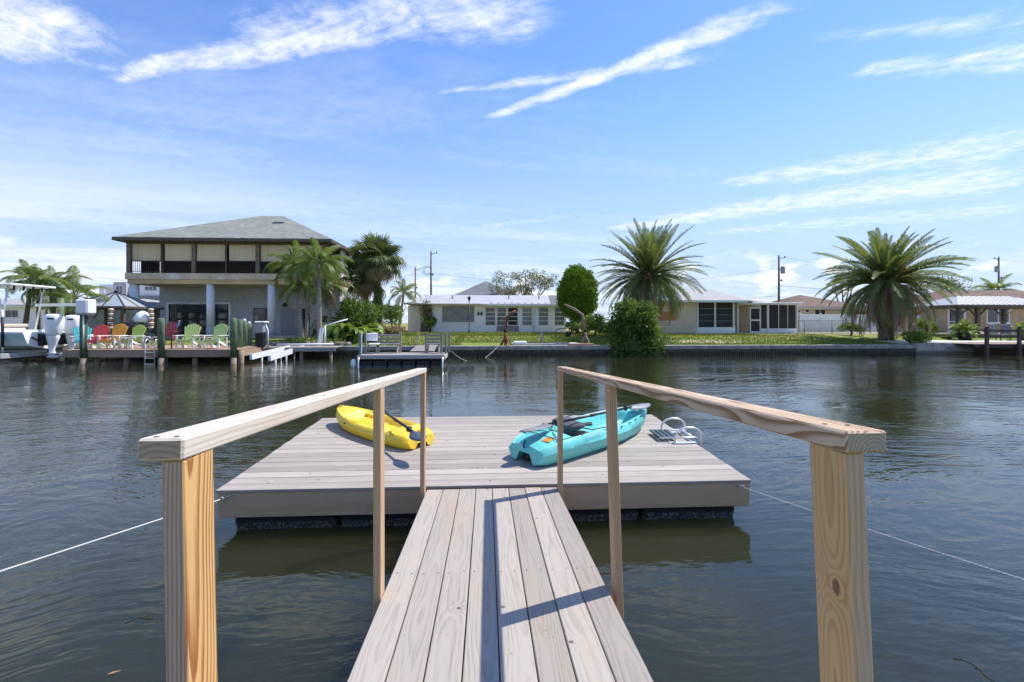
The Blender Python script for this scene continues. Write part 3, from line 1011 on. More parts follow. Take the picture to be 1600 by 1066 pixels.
M_CAP = m_conc('seawall_cap_concrete', (0.42, 0.385, 0.335), (0.25, 0.225, 0.19))
M_RIB = m_conc('seawall_panel_concrete', (0.31, 0.28, 0.24), (0.12, 0.108, 0.092), .8, 1.6)
M_CONC = m_conc('pale_concrete', (0.56, 0.52, 0.45), (0.36, 0.33, 0.285))
M_SLAB = m_conc('white_slab', (0.70, 0.68, 0.64), (0.56, 0.54, 0.50), .2)
WALL_X0, WALL_X1 = -75.0, 25.8
sw = empty('seawall', (0, BANK_Y, 0), (0, 0, 0), 'long grey ribbed concrete seawall with a flat cap along the opposite bank', 'seawall')
cx = WALL_X0
while cx < WALL_X1 - 0.1:
    ln = min(4.6, WALL_X1 - cx)
    MB().cbox(ln - 0.012, 0.52, 0.235, 0.015).build('cap_block', M_CAP, sw, loc=(cx + ln / 2, 0.06 + rnd.uniform(-.012, .012), 0.455 + rnd.uniform(-.006, .006)))
    cx += ln
rib = MB()
k, x = 0, WALL_X0
while x < WALL_X1:                                          # trapezoid corrugation, about ten ribs to the metre: too fine to pick apart
    y0, y1 = (0.0, -0.05)
    rib.v += [(x, y0, -0.6), (x, y0, 0.36), (x + .055, y0, -0.6), (x + .055, y0, .36), (x + .07, y1, -0.6), (x + .07, y1, .36), (x + .115, y1, -0.6), (x + .115, y1, .36), (x + .13, y0, -.6), (x + .13, y0, .36)]
    o = len(rib.v) - 10
    rib.f += [(o + 2 * i, o + 2 * i + 2, o + 2 * i + 3, o + 2 * i + 1) for i in range(4)]
    x += 0.13
tag(link('sheet_panel', mesh('sheet_panel', rib.v, rib.f, M_RIB), sw), kind='stuff')

# ------------------------------------------------------------------ house materials
def m_stucco(name, col, var=.06, dirt=None, amt=.3, bump=.3):
    return plain(name, col, .9, 0, var, 1.2, .2, bump, dirt or [c * .6 for c in col], amt)


M_GREYW = m_stucco('grey_stucco', (0.47, 0.475, 0.49))
M_WHITEW = m_stucco('white_stucco', (0.86, 0.86, 0.85), .02, (0.70, 0.69, 0.66), .3)
M_WHITE = plain('white_paint', (0.80, 0.80, 0.79), .55, var=.04, dirt=(0.62, 0.60, 0.55), dirt_amt=.3)
M_TAN = m_stucco('tan_band', (0.64, 0.46, 0.26), .08)
M_PEEL = plain('peeling_band', (0.62, 0.49, 0.34), .9, var=.1, nscale=2.0, dirt=(0.78, 0.76, 0.72), dirt_amt=.85)
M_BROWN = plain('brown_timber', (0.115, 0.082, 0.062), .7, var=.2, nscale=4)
M_BROWNL = plain('brown_post_paint', (0.19, 0.135, 0.10), .7, var=.12, nscale=4)
M_DARK = plain('dark_interior', (0.030, 0.028, 0.027), .8)
M_BLACKM = plain('black_metal', (0.022, 0.022, 0.024), .5, .3)
M_GLASS = plain('dark_glass', (0.030, 0.035, 0.040), .08, 0, .2, 2.0, .8)
M_GREYGL = plain('greyed_glass', (0.17, 0.18, 0.18), .18, 0, .35, 3.0, .6)
M_CREAM = m_stucco('cream_stucco', (0.64, 0.55, 0.42))
M_PEACH = m_stucco('peach_stucco', (0.68, 0.54, 0.37))
M_BRICK = m_stucco('tan_brick', (0.48, 0.345, 0.215), .15)
M_GREYP = plain('grey_door_paint', (0.26, 0.265, 0.28), .5, var=.04)
M_SCREEN = plain('insect_screen', (0.050, 0.052, 0.056), .85, 0, .15, 1.0, .1)


def m_shingle(name, col, rough=.95):
    m, g = mat(name)
    p = g.obj()
    x, y, z = g.xyz(p)
    row = g.m('FLOOR', y / .16)
    br = g.n('ShaderNodeTexWhiteNoise', noise_dimensions='2D')
    g.put(br.inputs['Vector'], g.vec(g.m('FLOOR', x / .32 + row * .5), row))
    n = g.noise(p, .35, 4.0)
    v = V(g, br.outputs['Value']) * .35 + .8 + (n - .5) * .4
    c = g.mix(1.0, col, g.vec(v, v, v), 'MULTIPLY')
    g.out(g.bsdf(c, rough, 0, g.bump(g.m('FRACT', y / .16), .4, .03), .2))
    return m


def m_screen_cloth():
    m, g = mat('tan_shade_cloth')
    x, y, z = g.xyz(g.obj())
    n = g.noise(g.vec(x * 3.0, y, z * .5), 1.0, 4.0, .6)
    f = g.m('SINE', x * 26.0) * .5 + .5
    c = g.mix(g.sstep(.3, .7, n), (0.63, 0.50, 0.33), (0.74, 0.60, 0.41))
    g.out(g.bsdf(c, .9, 0, g.bump(f + n * 3.0, .3, .02), .1))
    return m


M_SHADE = m_screen_cloth()
M_ROOF1 = m_shingle('grey_green_shingle', (0.27, 0.275, 0.245))
M_ROOF2 = m_shingle('grey_shingle', (0.19, 0.19, 0.20))
M_ROOFB = m_shingle('brown_shingle', (0.205, 0.145, 0.115))
M_ROOFW = plain('white_sheet_roof', (0.44, 0.44, 0.44), .6, .1, .08, 1.0, dirt=(0.40, 0.39, 0.37), dirt_amt=.5)
M_ROOFL = plain('pale_grey_roof', (0.36, 0.35, 0.335), .8, 0, .08, 1.5, dirt=(0.33, 0.32, 0.30), dirt_amt=.5)


def wbox(root, name, m, px0, px1, py0, py1, Y, dep, out=0.0, c=0.0, label=None):
    """a box of a building: its front on the plane y=Y-out, spanning photo pixels px0..px1 / py0..py1, dep metres deep; parented to root"""
    a, b = at(px0, py0, Y), at(px1, py1, Y)
    pc = at((px0 + px1) / 2, (py0 + py1) / 2, Y)
    x0, x1 = sorted((at(px0, 505, Y).x, at(px1, 505, Y).x))
    z1 = at((px0 + px1) / 2, py0, Y).z
    z0 = at((px0 + px1) / 2, py1, Y).z
    L = Vector(((x0 + x1) / 2, Y - out + dep / 2, (z0 + z1) / 2)) - ORG[root.name]
    mb = MB()
    if c: mb.cbox(x1 - x0, dep, z1 - z0, c)
    else: mb.box(-(x1 - x0) / 2, (x1 - x0) / 2, -dep / 2, dep / 2, -(z1 - z0) / 2, (z1 - z0) / 2)
    o = mb.build(name, m, root if name else None, loc=L)
    if label: o['label'] = label
    return o


ORG = {}


def house(name, org, label, cat='house', group=None):
    e = empty(name, org, (0, 0, 0), label, cat, group)
    ORG[e.name] = Vector(org)
    return e


def lbox(root, name, m, x0, x1, y0, y1, z0, z1, c=0.0, label=None, parent=None):
    """the same by world coordinates"""
    L = Vector(((x0 + x1) / 2, (y0 + y1) / 2, (z0 + z1) / 2))
    mb = MB()
    if c: mb.cbox(x1 - x0, y1 - y0, z1 - z0, c)
    else: mb.box(-(x1 - x0) / 2, (x1 - x0) / 2, -(y1 - y0) / 2, (y1 - y0) / 2, -(z1 - z0) / 2, (z1 - z0) / 2)
    o = mb.build(name, m, parent or root, loc=L - ORG[root.name] - (ORG[parent.name] if parent else Vector()))
    if parent: ORG[o.name] = Vector()
    if label: o['label'] = label
    return o


def sub(parent_obj, name, m, dx0, dx1, dy0, dy1, dz0, dz1):
    """sub-part in the local frame of a part"""
    return MB().box(dx0, dx1, dy0, dy1, dz0, dz1).build(name, m, parent_obj)


def window(root, px0, px1, py0, py1, Y, frame_m, glass_m, nx=1, nz=1, fr=.06, bars=.03, label=None, sill=None):
    """window: frame proud of the wall at Y, glass set back, muntins; returns the frame object"""
    x0, x1 = at(px0, 505, Y).x, at(px1, 505, Y).x
    pm_ = (px0 + px1) / 2
    z1, z0 = at(pm_, py0, Y).z, at(pm_, py1, Y).z
    c = Vector(((x0 + x1) / 2, Y, (z0 + z1) / 2))
    w, h = (x1 - x0) / 2, (z1 - z0) / 2
    b = MB()
    b.box(-w, w, -.05, .01, h - fr, h); b.box(-w, w, -.05, .01, -h, -h + fr)
    b.box(-w, -w + fr, -.05, .01, -h + fr, h - fr); b.box(w - fr, w, -.05, .01, -h + fr, h - fr)
    f = b.build('window', frame_m, root, loc=c - ORG[root.name])
    if label: f['label'] = label
    cw, ch = (2 * w - 2 * fr) / nx, (2 * h - 2 * fr) / nz
    for i in range(nx):
        for j in range(nz):
            xa, za = -w + fr + i * cw, -h + fr + j * ch
            MB().box(xa + .002, xa + cw - .002, -.014, -.004, za + .002, za + ch - .002).build('pane', glass_m, f)
    for i in range(1, nx): MB().box(-w + fr + i * cw - bars / 2, -w + fr + i * cw + bars / 2, -.045, -.015, -h + fr, h - fr).build('mullion', frame_m, f)
    for j in range(1, nz): MB().box(-w + fr, w - fr, -.040, -.015, -h + fr + j * ch - bars / 2, -h + fr + j * ch + bars / 2).build('glazing_bar', frame_m, f)
    if sill: MB().box(-w - .06, w + .06, -.12, .01, -h - .07, -h - .002).build('sill', sill, f)
    return f


def slope(root, name, m, pts, th=.06):
    """one flat roof plane from world corner points, its own object with u along the eave (first edge)"""
    P = [Vector(p) for p in pts]
    o0 = P[0]
    ex = (P[1] - P[0]).normalized()
    nz_ = ex.cross(P[-1] - P[0]).normalized()
    if nz_.z < 0: nz_ = -nz_
    ey = nz_.cross(ex)
    Mx = Matrix((ex, ey, nz_)).transposed()
    loc = [Mx.inverted() @ (p - o0) for p in P]
    b = MB().prism(loc, (0, 0, -th), (0, 0, 0))
    o = b.build(name, m, root, loc=o0 - ORG[root.name])
    o.rotation_euler = Mx.to_euler()
    return o


def hip_roof(root, m, x0, x1, y0, y1, ze, zr, fascia_m, over=0.0, fh=.2, ridge_inset=None, name='roof_slope'):
    x0, x1, y0, y1 = x0 - over, x1 + over, y0 - over, y1 + over
    ins = (y1 - y0) / 2 if ridge_inset is None else ridge_inset
    ym = (y0 + y1) / 2
    ins = min(ins, (x1 - x0) / 2 - .001)
    A, B = Vector((x0 + ins, ym, zr)), Vector((x1 - ins, ym, zr))
    c = [Vector((x0, y0, ze)), Vector((x1, y0, ze)), Vector((x1, y1, ze)), Vector((x0, y1, ze))]
    two = (B - A).length > .02
    slope(root, name, m, [c[0], c[1], B, A] if two else [c[0], c[1], A])
    slope(root, name, m, [c[2], c[3], A, B] if two else [c[2], c[3], A])
    slope(root, name, m, [c[1], c[2], B])
    slope(root, name, m, [c[3], c[0], A])
    if fascia_m:
        t = .05
        for q in ((x0, x1, y0, y0 + t), (x0, x1, y1 - t, y1), (x0, x0 + t, y0 + t, y1 - t), (x1 - t, x1, y0 + t, y1 - t)):
            lbox(root, 'fascia', fascia_m, q[0], q[1], q[2], q[3], ze - fh, ze - .062)
        lbox(root, 'soffit', fascia_m, x0 + t, x1 - t, y0 + t, y1 - t, ze - fh + .03, ze - fh + .06)


# ------------------------------------------------------------------ the tall house with the screened upper porch
HY, HW = 32.6, 35.6                                         # front of the porch; wall behind it
HX0, HX1 = at(196.5, 505, HY).x, -11.15
hz = land_z(33.5)
H = house('porch_house', (HX0, HY, hz), 'tall grey two-storey house with a tan-shaded upper porch and white columns')
zb0, zb1, zb2 = at(322, 443.8, HY).z, at(322, 437.0, HY).z, at(322, 427.2, HY).z
ze = at(322, 373.5, HY).z
lbox(H, 'ground_floor_wall', M_GREYW, at(249, 505, HW).x, HX1 - .02, HW, HW + 9.5, hz - .1, zb0 + .02)
lbox(H, 'tan_beam', M_TAN, HX0 + .06, HX1 - .06, HY + .06, HW + 9.5, zb0, zb1)
lbox(H, 'peeling_edge_beam', M_PEEL, HX0 - .05, HX1 + .05, HY - .03, HW + 9.55, zb1 + .002, zb2, .01, 'pale peeling paint band')
lbox(H, 'upper_wall', M_WHITEW, HX0 + 1.0, HX1, HW + .2, HW + 9.5, zb2, ze)
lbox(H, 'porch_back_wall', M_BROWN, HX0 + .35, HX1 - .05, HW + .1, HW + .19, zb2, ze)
lbox(H, 'patio', M_CONC, HX0 - .5, HX1 + .6, HY - .8, HW, hz - .15, hz + .05)
for pxc in (203.5, 323.2, 419.8):
    X = at(pxc, 505, HY).x + .05
    col = MB().lathe([(.255, 0), (.255, zb0 - hz - .62)], 18).build('column', M_WHITE, H, True, Vector((X, HY + .34, hz + .6)) - ORG[H.name])
    MB().lathe([(.275, 0), (.275, .55)], 18).build('column_base', M_GREYW, col, True, (0, 0, -.55))
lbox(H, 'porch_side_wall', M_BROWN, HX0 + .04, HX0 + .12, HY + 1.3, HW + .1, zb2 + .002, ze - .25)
# upper porch: posts, header, roller shades, balustrade
zt = ze - .34
lbox(H, 'header_beam', M_BROWN, HX0 + .02, HX1 - .02, HY + .02, HY + .22, zt, ze - .17)
postx = [at(p, 505, HY).x for p in (200, 302, 402)] + [HX1 - .14]
for X in postx: lbox(H, 'porch_post', M_BROWNL, X - .13, X + .13, HY + .0, HY + .24, zb2 + .002, zt, .01)
midx = [(postx[i] + postx[i + 1]) / 2 for i in range(3)]
for X in midx: lbox(H, 'thin_post', M_BROWN, X - .05, X + .05, HY + .04, HY + .16, zb2 + .002, zt)
rail_top = at(322, 408.5, HY).z
edges = sorted(postx + midx)
for a, b in zip(edges[:-1], edges[1:]):
    a2, b2 = a + .13, b - .10
    # roller shade with a slightly wavering lower hem
    sb_ = MB()
    n = 10
    zs0 = rail_top + rnd.uniform(-.06, .10)
    for i in range(n + 1):
        q = i / n
        pin = .05 * math.sin(q * math.pi)
        for j in range(5):
            s = j / 4
            xx = (q - .5) * (b2 - a2) * (1 - .035 * math.sin(s * math.pi) * 1)
            sb_.v.append((xx, .03 * math.sin(q * 9 + a) * s - .04 * math.sin(s * math.pi), -s * (zt - zs0) - .02 * math.sin(q * math.pi * 1.0) * s))
    for i in range(n):
        for j in range(4): sb_.f.append((i * 5 + j, i * 5 + j + 1, (i + 1) * 5 + j + 1, (i + 1) * 5 + j))
    sb_.build('roller_shade', M_SHADE, H, True, Vector(((a2 + b2) / 2, HY + .20, zt)) - ORG[H.name])
    MB().box(-(b2 - a2) / 2, (b2 - a2) / 2, -.03, .03, -.03, .03).build('top_rail', M_BLACKM, H, loc=Vector(((a2 + b2) / 2, HY + .10, rail_top)) - ORG[H.name])
    MB().box(-(b2 - a2) / 2, (b2 - a2) / 2, -.02, .02, -.02, .02).build('bottom_rail', M_BLACKM, H, loc=Vector(((a2 + b2) / 2, HY + .10, zb2 + .09)) - ORG[H.name])
    nb = max(2, int((b2 - a2) / .115))
    bal = MB()
    for i in range(nb):
        xx = -(b2 - a2) / 2 + (i + .5) * (b2 - a2) / nb
        bal.box(xx - .012, xx + .012, -.012, .012, zb2 + .11 - rail_top, -.03)
    tag(bal.build('balusters', M_BLACKM, H, loc=Vector(((a2 + b2) / 2, HY + .10, rail_top)) - ORG[H.name]), kind='stuff')
# side balustrade of the porch
for z in (rail_top, zb2 + .09): lbox(H, 'side_rail', M_BLACKM, HX1 - .13, HX1 - .08, HY + .26, HW, z - .025, z + .025)
bal = MB()
for i in range(24): bal.box(-.012, .012, i * .12, i * .12 + .024, 0, rail_top - zb2 - .13)
tag(bal.build('side_balusters', M_BLACKM, H, loc=Vector((HX1 - .105, HY + .3, zb2 + .11)) - ORG[H.name]), kind='stuff')
hip_roof(H, M_ROOF1, HX0, HX1, HY, HY + 13.3, ze, ze + 3.15, M_BROWN, .52, .22, 6.3)
slope(H, 'solar_panel', M_BLACKM, [(HX0 + 7.9, HY + 3.9, ze + 1.98), (HX0 + 8.7, HY + 3.9, ze + 1.98), (HX0 + 8.7, HY + 4.3, ze + 2.16), (HX0 + 7.9, HY + 4.3, ze + 2.16)], .05)
# ground floor openings
gx0, gx1 = at(264, 505, HW).x, at(357.5, 505, HW).x
gz1 = at(310, 475.5, HW).z
for q in ((gx0 - .16, gx0, hz, gz1 + .16), (gx1, gx1 + .16, hz, gz1 + .16), (gx0, gx1, gz1, gz1 + .16)):
    lbox(H, 'garage_trim', M_WHITE, q[0], q[1], HW - .06, HW - .002, q[2], q[3])
gd = lbox(H, 'garage_door', M_DARK, gx0 + .01, gx1 - .01, HW - .02, HW - .004, hz, gz1 - .01)
gw, gh = gx1 - gx0, gz1 - hz
for j in range(4):
    for i in range(4):
        xa, za = -gw / 2 + .12 + i * (gw - .12) / 4, -gh / 2 + .05 + j * gh / 4
        MB().box(xa, xa + (gw - .12) / 4 - .12, -.025, -.012, za + .06, za + gh / 4 - .10).build('pane', M_GLASS, gd)
lbox(H, 'side_jamb', M_BROWN, gx0 + .18, gx0 + .58, HW - .05, HW - .022, hz, gz1 - .01)
window(H, 396.5, 416.5, 481.5, 506, HW, M_BLACKM, M_GLASS, 1, 1, .05, label='dark ground floor window behind the column')
dz1 = at(450, 482.5, HW).z
dx0, dx1 = at(439, 505, HW).x, at(462.5, 505, HW).x
door = lbox(H, 'door', M_GREYP, dx0, dx1, HW - .05, HW - .004, hz + .06, dz1)
MB().lathe([(.03, 0), (.035, .03), (.0, .06)], 10, Matrix.Rotation(R(90), 4, 'X')).build('handle', M_BLACKM, door, True, (.42, -.03, -.05))
for q in ((dx0 - .07, dx0 - .005, hz + .06, dz1 + .07), (dx1 + .005, dx1 + .07, hz + .06, dz1 + .07), (dx0 - .004, dx1 + .004, dz1 + .005, dz1 + .07)):
    lbox(H, 'door_trim', M_GREYW, q[0], q[1], HW - .07, HW - .002, q[2], q[3])
lbox(H, 'side_door', M_DARK, dx1 + .25, dx1 + 1.0, HW - .04, HW - .004, hz + .06, dz1)
X = at(447, 505, HW).x
MB().lathe([(.20, 0), (.17, .10), (.09, .22), (.03, .27)], 12).build('gooseneck_lamp', M_BLACKM, H, True, Vector((X, HW - .24, at(447, 479, HW).z)) - ORG[H.name])
# white side wall window, facing the camera side
sw_ = MB()
wc = Vector((HX1 + .01, HW + 1.65, at(539, 402, HW + 2).z))
sw_.box(0, .05, -.62, .62, -.75, .75)
wf = sw_.build('window', M_WHITE, H, loc=wc - ORG[H.name])
MB().box(.052, .058, -.52, .52, -.65, .65).build('pane', M_GLASS, wf)
MB().box(.0, .10, -.68, .68, -.86, -.76).build('sill', M_WHITE, wf)
# string of festoon bulbs sagging below the beam
fes = MB()
P = []
for k in range(60):
    q = k / 59
    X = at(262, 505, HW).x + q * (at(414, 505, HW).x - at(262, 505, HW).x)
    P.append(Vector((X, HW - .35, at(330, 470, HW).z - .20 * abs(math.sin(q * math.pi * 3.5)) + .55 * smoothstep(.55, .95, q))) - ORG[H.name])
fes.tube(P, .008, 4)
fes.build('festoon_wire', M_BLACKM, H)
bulb = MB().lathe([(.015, .06), (.04, .02), (.045, -.02), (.02, -.06)], 8).me('bulb', M_WHITE, True)
for k in range(2, 60, 4): link('bulb', bulb, H, P[k] - Vector((0, 0, .07)))

# ------------------------------------------------------------------ the white bungalow
BY = 42.2
bz = land_z(BY)
BX0, BX1 = at(676, 505, BY).x, at(885, 505, BY).x
B = house('white_bungalow', (BX0, BY, bz), 'low white bungalow with louvred windows behind the rusty davits')
bze = at(780, 476.5, BY).z
lbox(B, 'front_wall', M_WHITEW, BX0, BX1, BY, BY + 8.0, bz - .1, bze)
lx0 = at(637.5, 505, BY + 1.6).x
lbox(B, 'wing_wall', M_WHITEW, lx0, BX0 - .003, BY + 1.6, BY + 8.0, bz - .1, bze - .02)
window(B, 691, 741, 478.5, 503.5, BY, M_GREYP, M_GREYGL, 2, 4, .07, .05, 'wide blind-covered window', M_WHITE)
for (p0, p1), gm, lab in (((758, 774.5), M_GLASS, None), ((776, 791.5), M_GLASS, None), ((793, 809.5), M_DARK, None), ((815.5, 831.5), M_GREYGL, None), ((841, 857), M_GREYGL, None), ((866, 882.5), M_GREYGL, None)):
    window(B, p0, p1, 480.5, 509, BY, M_WHITE, gm, 1, 4, .05, .05, lab, None)
for p in (812.2, 835, 861.5):
    X = at(p, 505, BY).x
    lbox(B, 'pilaster', M_WHITE, X - .09, X + .09, BY - .055, BY - .003, bz, bze - .06)
X = at(833.5, 505, BY).x
MB().tube([(0, 0, 0), (0, 0, 2.1)], .05, 8).build('downspout', M_WHITE, B, True, Vector((X, BY - .12, bz)) - ORG[B.name])
for p in (747.5, 752.5):
    X = at(p, 505, BY).x
    MB().lathe([(.05, -.16), (.09, -.12), (.09, .06), (.03, .14)], 10).build('wall_lamp', M_BLACKM, B, True, Vector((X, BY - .11, at(p, 490, BY).z)) - ORG[B.name])
rz0, rz1 = bze + .10, at(780, 461.5, BY + 4).z
rx0, rx1 = at(633, 505, BY).x, at(887, 505, BY).x
slope(B, 'roof_slope', M_ROOFW, [(rx0, BY - .55, rz0), (rx1, BY - .55, rz0), (rx1 - .25, BY + 4, rz1), (rx0 + 1.1, BY + 4, rz1)], .10)
slope(B, 'roof_slope', M_ROOFW, [(rx1, BY + 8.6, rz0), (rx0, BY + 8.6, rz0), (rx0 + 1.1, BY + 4, rz1), (rx1 - .25, BY + 4, rz1)], .10)
slope(B, 'roof_slope', M_ROOFW, [(rx0, BY + 8.6, rz0), (rx0, BY - .55, rz0), (rx0 + 1.1, BY + 4, rz1)], .10)
slope(B, 'shingle_patch', M_ROOF2, [(at(859, 505, BY).x, BY - .50, rz0 + .035), (rx1 - .02, BY - .50, rz0 + .035), (rx1 - .27, BY + 3.95, rz1 + .02), (at(857, 505, BY + 4).x, BY + 3.95, rz1 + .02)], .02)
lbox(B, 'gutter', M_WHITE, at(752, 505, BY).x, rx1, BY - .66, BY - .553, rz0 - .22, rz0 - .01, .02)
lbox(B, 'awning_edge', M_WHITE, BX0 - .3, at(763, 505, BY).x, BY - .95, BY - .67, rz0 - .10, rz0 - .04, .01)
lbox(B, 'kick_panel', M_GREYGL, at(776, 505, BY).x, at(811, 505, BY).x, BY - .03, BY - .003, bz + .05, bz + .55)
for k in range(10):
    X = at(768, 505, BY).x + k * .62
    MB().box(-.05, .05, -.12, .12, 0, .04).build('roof_bracket', M_GREYP, B, loc=Vector((X, BY - .40, rz0 + .045)) - ORG[B.name])
for px, py in ((707, 468), (795, 466), (842, 469)):
    q = at(px, py, BY + 1.8)
    MB().lathe([(.05, -.3), (.05, .32), (.08, .33), (.08, .38)], 10).build('vent_pipe', M_GREYP, B, True, q - ORG[B.name])
ac = lbox(B, 'air_conditioner', M_GREYP, at(656, 505, BY).x, at(669, 505, BY).x, BY + .3, BY + 1.1, bz, bz + .85, .03)
for k in range(6): MB().box(-.34, .34, -.408, -.402, -.34 + k * .12, -.29 + k * .12).build('grille_slat', M_BLACKM, ac)

# roofs and houses further back
def simple_house(name, label, px0, px1, Y, dep, py_e, py_r, wall_m, roof_m, fas, rins=None, wins=(), pyb=520, over=.5, group='houses behind the canal front'):
    x0, x1 = at(px0, 505, Y).x, at(px1, 505, Y).x
    g0 = land_z(Y)
    h = house(name, (x0, Y, g0), label, 'house', group)
    e = at((px0 + px1) / 2, py_e, Y).z
    lbox(h, 'wall', wall_m, x0, x1, Y, Y + dep, g0 - .1, e - .05)
    hip_roof(h, roof_m, x0, x1, Y, Y + dep, e, at((px0 + px1) / 2, py_r, Y + dep / 2).z, fas, over, .18, rins)
    for w in wins: window(h, w[0], w[1], w[2], w[3], Y, M_WHITE, M_GLASS, w[4] if len(w) > 4 else 1, 1, .07, .05)
    return h


simple_house('grey_roofed_house', 'house with a grey hip roof rising behind the white bungalow', 712, 806, 62, 11, 463, 440, M_CREAM, M_ROOF2, M_WHITE, 4.4)
simple_house('peach_house', 'peach house with a brown roof behind the white vinyl fence', 1236, 1352, 47, 9, 480, 461, M_PEACH, M_ROOFB, M_WHITE, None,
             ((1229 + 14, 1251, 484, 489), (1257, 1265, 483, 489), (1272, 1290, 483, 493, 2)))
simple_house('terracotta_roofed_house', 'house with a terracotta roof behind the metal-roofed gazebo', 96, 168, 44, 9, 476, 462, M_WHITEW, plain('terracotta_roof', (0.42, 0.19, 0.11), .9), M_WHITE)
wt = house('white_tower_house', (at(176, 505, 46).x, 46, land_z(46)), 'white and grey multi-storey house seen past the porch column', 'house', 'houses behind the canal front')
X0, X1, X2 = at(177, 505, 46).x, at(197, 505, 46).x, at(262, 505, 46).x
lbox(wt, 'grey_block', M_GREYW, X0, X1, 46, 53, 1.0, at(187, 441, 46).z)
lbox(wt, 'white_block', M_WHITEW, X1 + .003, X2, 46.4, 53, at(230, 462.5, 46).z, at(230, 443, 46).z)
lbox(wt, 'lower_block', M_GREYGL, X1 + .003, X2, 46.1, 53, 1.0, at(230, 462, 46).z - .005)
window(wt, 180.5, 193, 446, 459, 46, M_WHITE, M_GREYGL, 2, 1)
window(wt, 226, 246, 447, 455, 46.4, M_WHITE, M_GREYGL, 3, 1)
lbox(wt, 'balcony_rail', M_WHITE, at(155, 505, 45).x, X0 - .02, 45, 45.08, at(170, 457, 45).z, at(170, 451, 45).z)
lbox(wt, 'balcony_slab', M_WHITE, at(150, 505, 45).x, X0 - .004, 45, 53, at(170, 464, 45).z, at(170, 459, 45).z)
lbox(wt, 'balcony_wall', M_WHITEW, at(155, 505, 49).x, X0 - .006, 49, 53, 1.0, at(170, 445, 49).z)
low = house('low_white_house', (at(-40, 505, 40).x, 40, land_z(40)), 'low white house behind the boat on its lift', 'house', 'houses behind the canal front')
lbox(low, 'wall', M_WHITEW, at(-120, 505, 40).x, at(130, 505, 40).x, 40, 48, .9, at(20, 478, 40).z)
hip_roof(low, M_ROOFL, at(-120, 505, 40).x, at(130, 505, 40).x, 40, 48, at(20, 478, 40).z + .08, at(20, 466, 44).z, M_WHITE, .4)
window(low, 8, 30, 484, 497, 40, M_WHITE, M_GLASS, 2, 1)
window(low, 150 - 52, 116, 484, 497, 40, M_WHITE, M_GLASS, 2, 1)
gs = simple_house('grey_sided_house', 'grey lap-sided house behind the gazebo', 128, 236, 38.5, 6, 474, 467, M_GREYGL, M_ROOFL, M_WHITE, None, ((206, 224, 485, 497, 2),), group='houses behind the canal front')
sd_ = MB().box(-2.45, 2.45, -.018, 0, 0, .015).me('lap_board', M_GREYGL)
for k in range(11): link('lap_board', sd_, gs, Vector(((at(128, 505, 38.5).x + at(236, 505, 38.5).x) / 2 - 1.2, 38.48, 1.15 + k * .2)) - ORG[gs.name])

# ------------------------------------------------------------------ the cream house with screened porches
CY = 36.4
cz_ = land_z(CY)
CX0, CX1 = at(1020, 505, CY).x, at(1149, 505, CY).x
Cc = house('cream_house', (CX0, CY, cz_), 'cream house with dark screened porches beside the near date palm')
ce = at(1120, 470, CY).z
xs0, xs1 = at(1088.5, 505, CY).x, at(1149, 505, CY).x
lbox(Cc, 'cream_wall', M_CREAM, CX0, xs0 - .003, CY, CY + 9, cz_ - .1, ce)
lbox(Cc, 'porch_floor', M_CONC, xs0, at(1249, 505, CY + .9).x, CY + .02, CY + 9, cz_ - .2, cz_ + .06)
lbox(Cc, 'inner_wall', M_CREAM, xs0, at(1249, 505, CY + 3).x - .6, CY + 4.2, CY + 9, cz_, ce)
# screen room: kick wall, white frame, two large screens with rails
kz = at(1118, 511.5, CY).z
lbox(Cc, 'kick_wall', M_WHITEW, xs0, xs1, CY, CY + .08, cz_ - .1, kz)
for p in (1090.2, 1117.5, 1146.5):
    X = at(p, 505, CY).x
    lbox(Cc, 'frame_post', M_WHITE, X - .06, X + .06, CY - .01, CY + .09, kz + .002, ce - .13)
lbox(Cc, 'frame_head', M_WHITE, xs0, xs1, CY - .012, CY + .092, ce - .128, ce)
for a, b in ((1091.5, 1116), (1119, 1145)):
    xa, xb = at(a, 505, CY).x + .02, at(b, 505, CY).x - .02
    s_ = lbox(Cc, 'screen', M_SCREEN, xa, xb, CY + .03, CY + .045, kz + .004, ce - .132)
    for j in range(1, 4):
        hh = (ce - .132 - kz)
        MB().box(-(xb - xa) / 2, (xb - xa) / 2, -.02, -.01, -hh / 2 + hh * j / 4 - .016, -hh / 2 + hh * j / 4 + .016).build('screen_rail', M_GREYP, s_)
# open porch further right, a step back
PY = CY + .9
pe = at(1200, 474.5, PY).z
x_end = at(1246, 505, PY).x
for p in (1152.5, 1199.5, 1245.5):
    X = at(p, 505, PY).x
    lbox(Cc, 'frame_post', M_WHITE, X - .06, X + .06, PY - .06, PY + .06, cz_ + .06, pe - .10)
kz2 = at(1200, 513.5, PY).z
lbox(Cc, 'kick_wall', M_WHITEW, at(1189, 505, PY).x, x_end - .07, PY - .03, PY + .03, cz_ + .061, kz2)
for a, b in ((1202, 1216), (1217.5, 1230), (1231.5, 1243)):
    lbox(Cc, 'screen', M_SCREEN, at(a, 505, PY).x, at(b, 505, PY).x, PY - .008, PY + .008, kz2 + .004, pe - .12)
dsc = lbox(Cc, 'screen_door', M_WHITE, at(1171.5, 505, PY).x, at(1188, 505, PY).x, PY - .03, PY + .01, cz_ + .07, at(1180, 480.5, PY).z)
wdt = at(1188, 505, PY).x - at(1171.5, 505, PY).x
hgt = at(1180, 480.5, PY).z - cz_ - .07
MB().box(-wdt / 2 + .09, wdt / 2 - .09, -.036, -.031, .05, hgt / 2 - .1).build('screen_panel', M_SCREEN, dsc)
MB().box(-wdt / 2 + .09, wdt / 2 - .09, -.036, -.031, -hgt / 2 + .12, -.08).build('screen_panel', M_SCREEN, dsc)
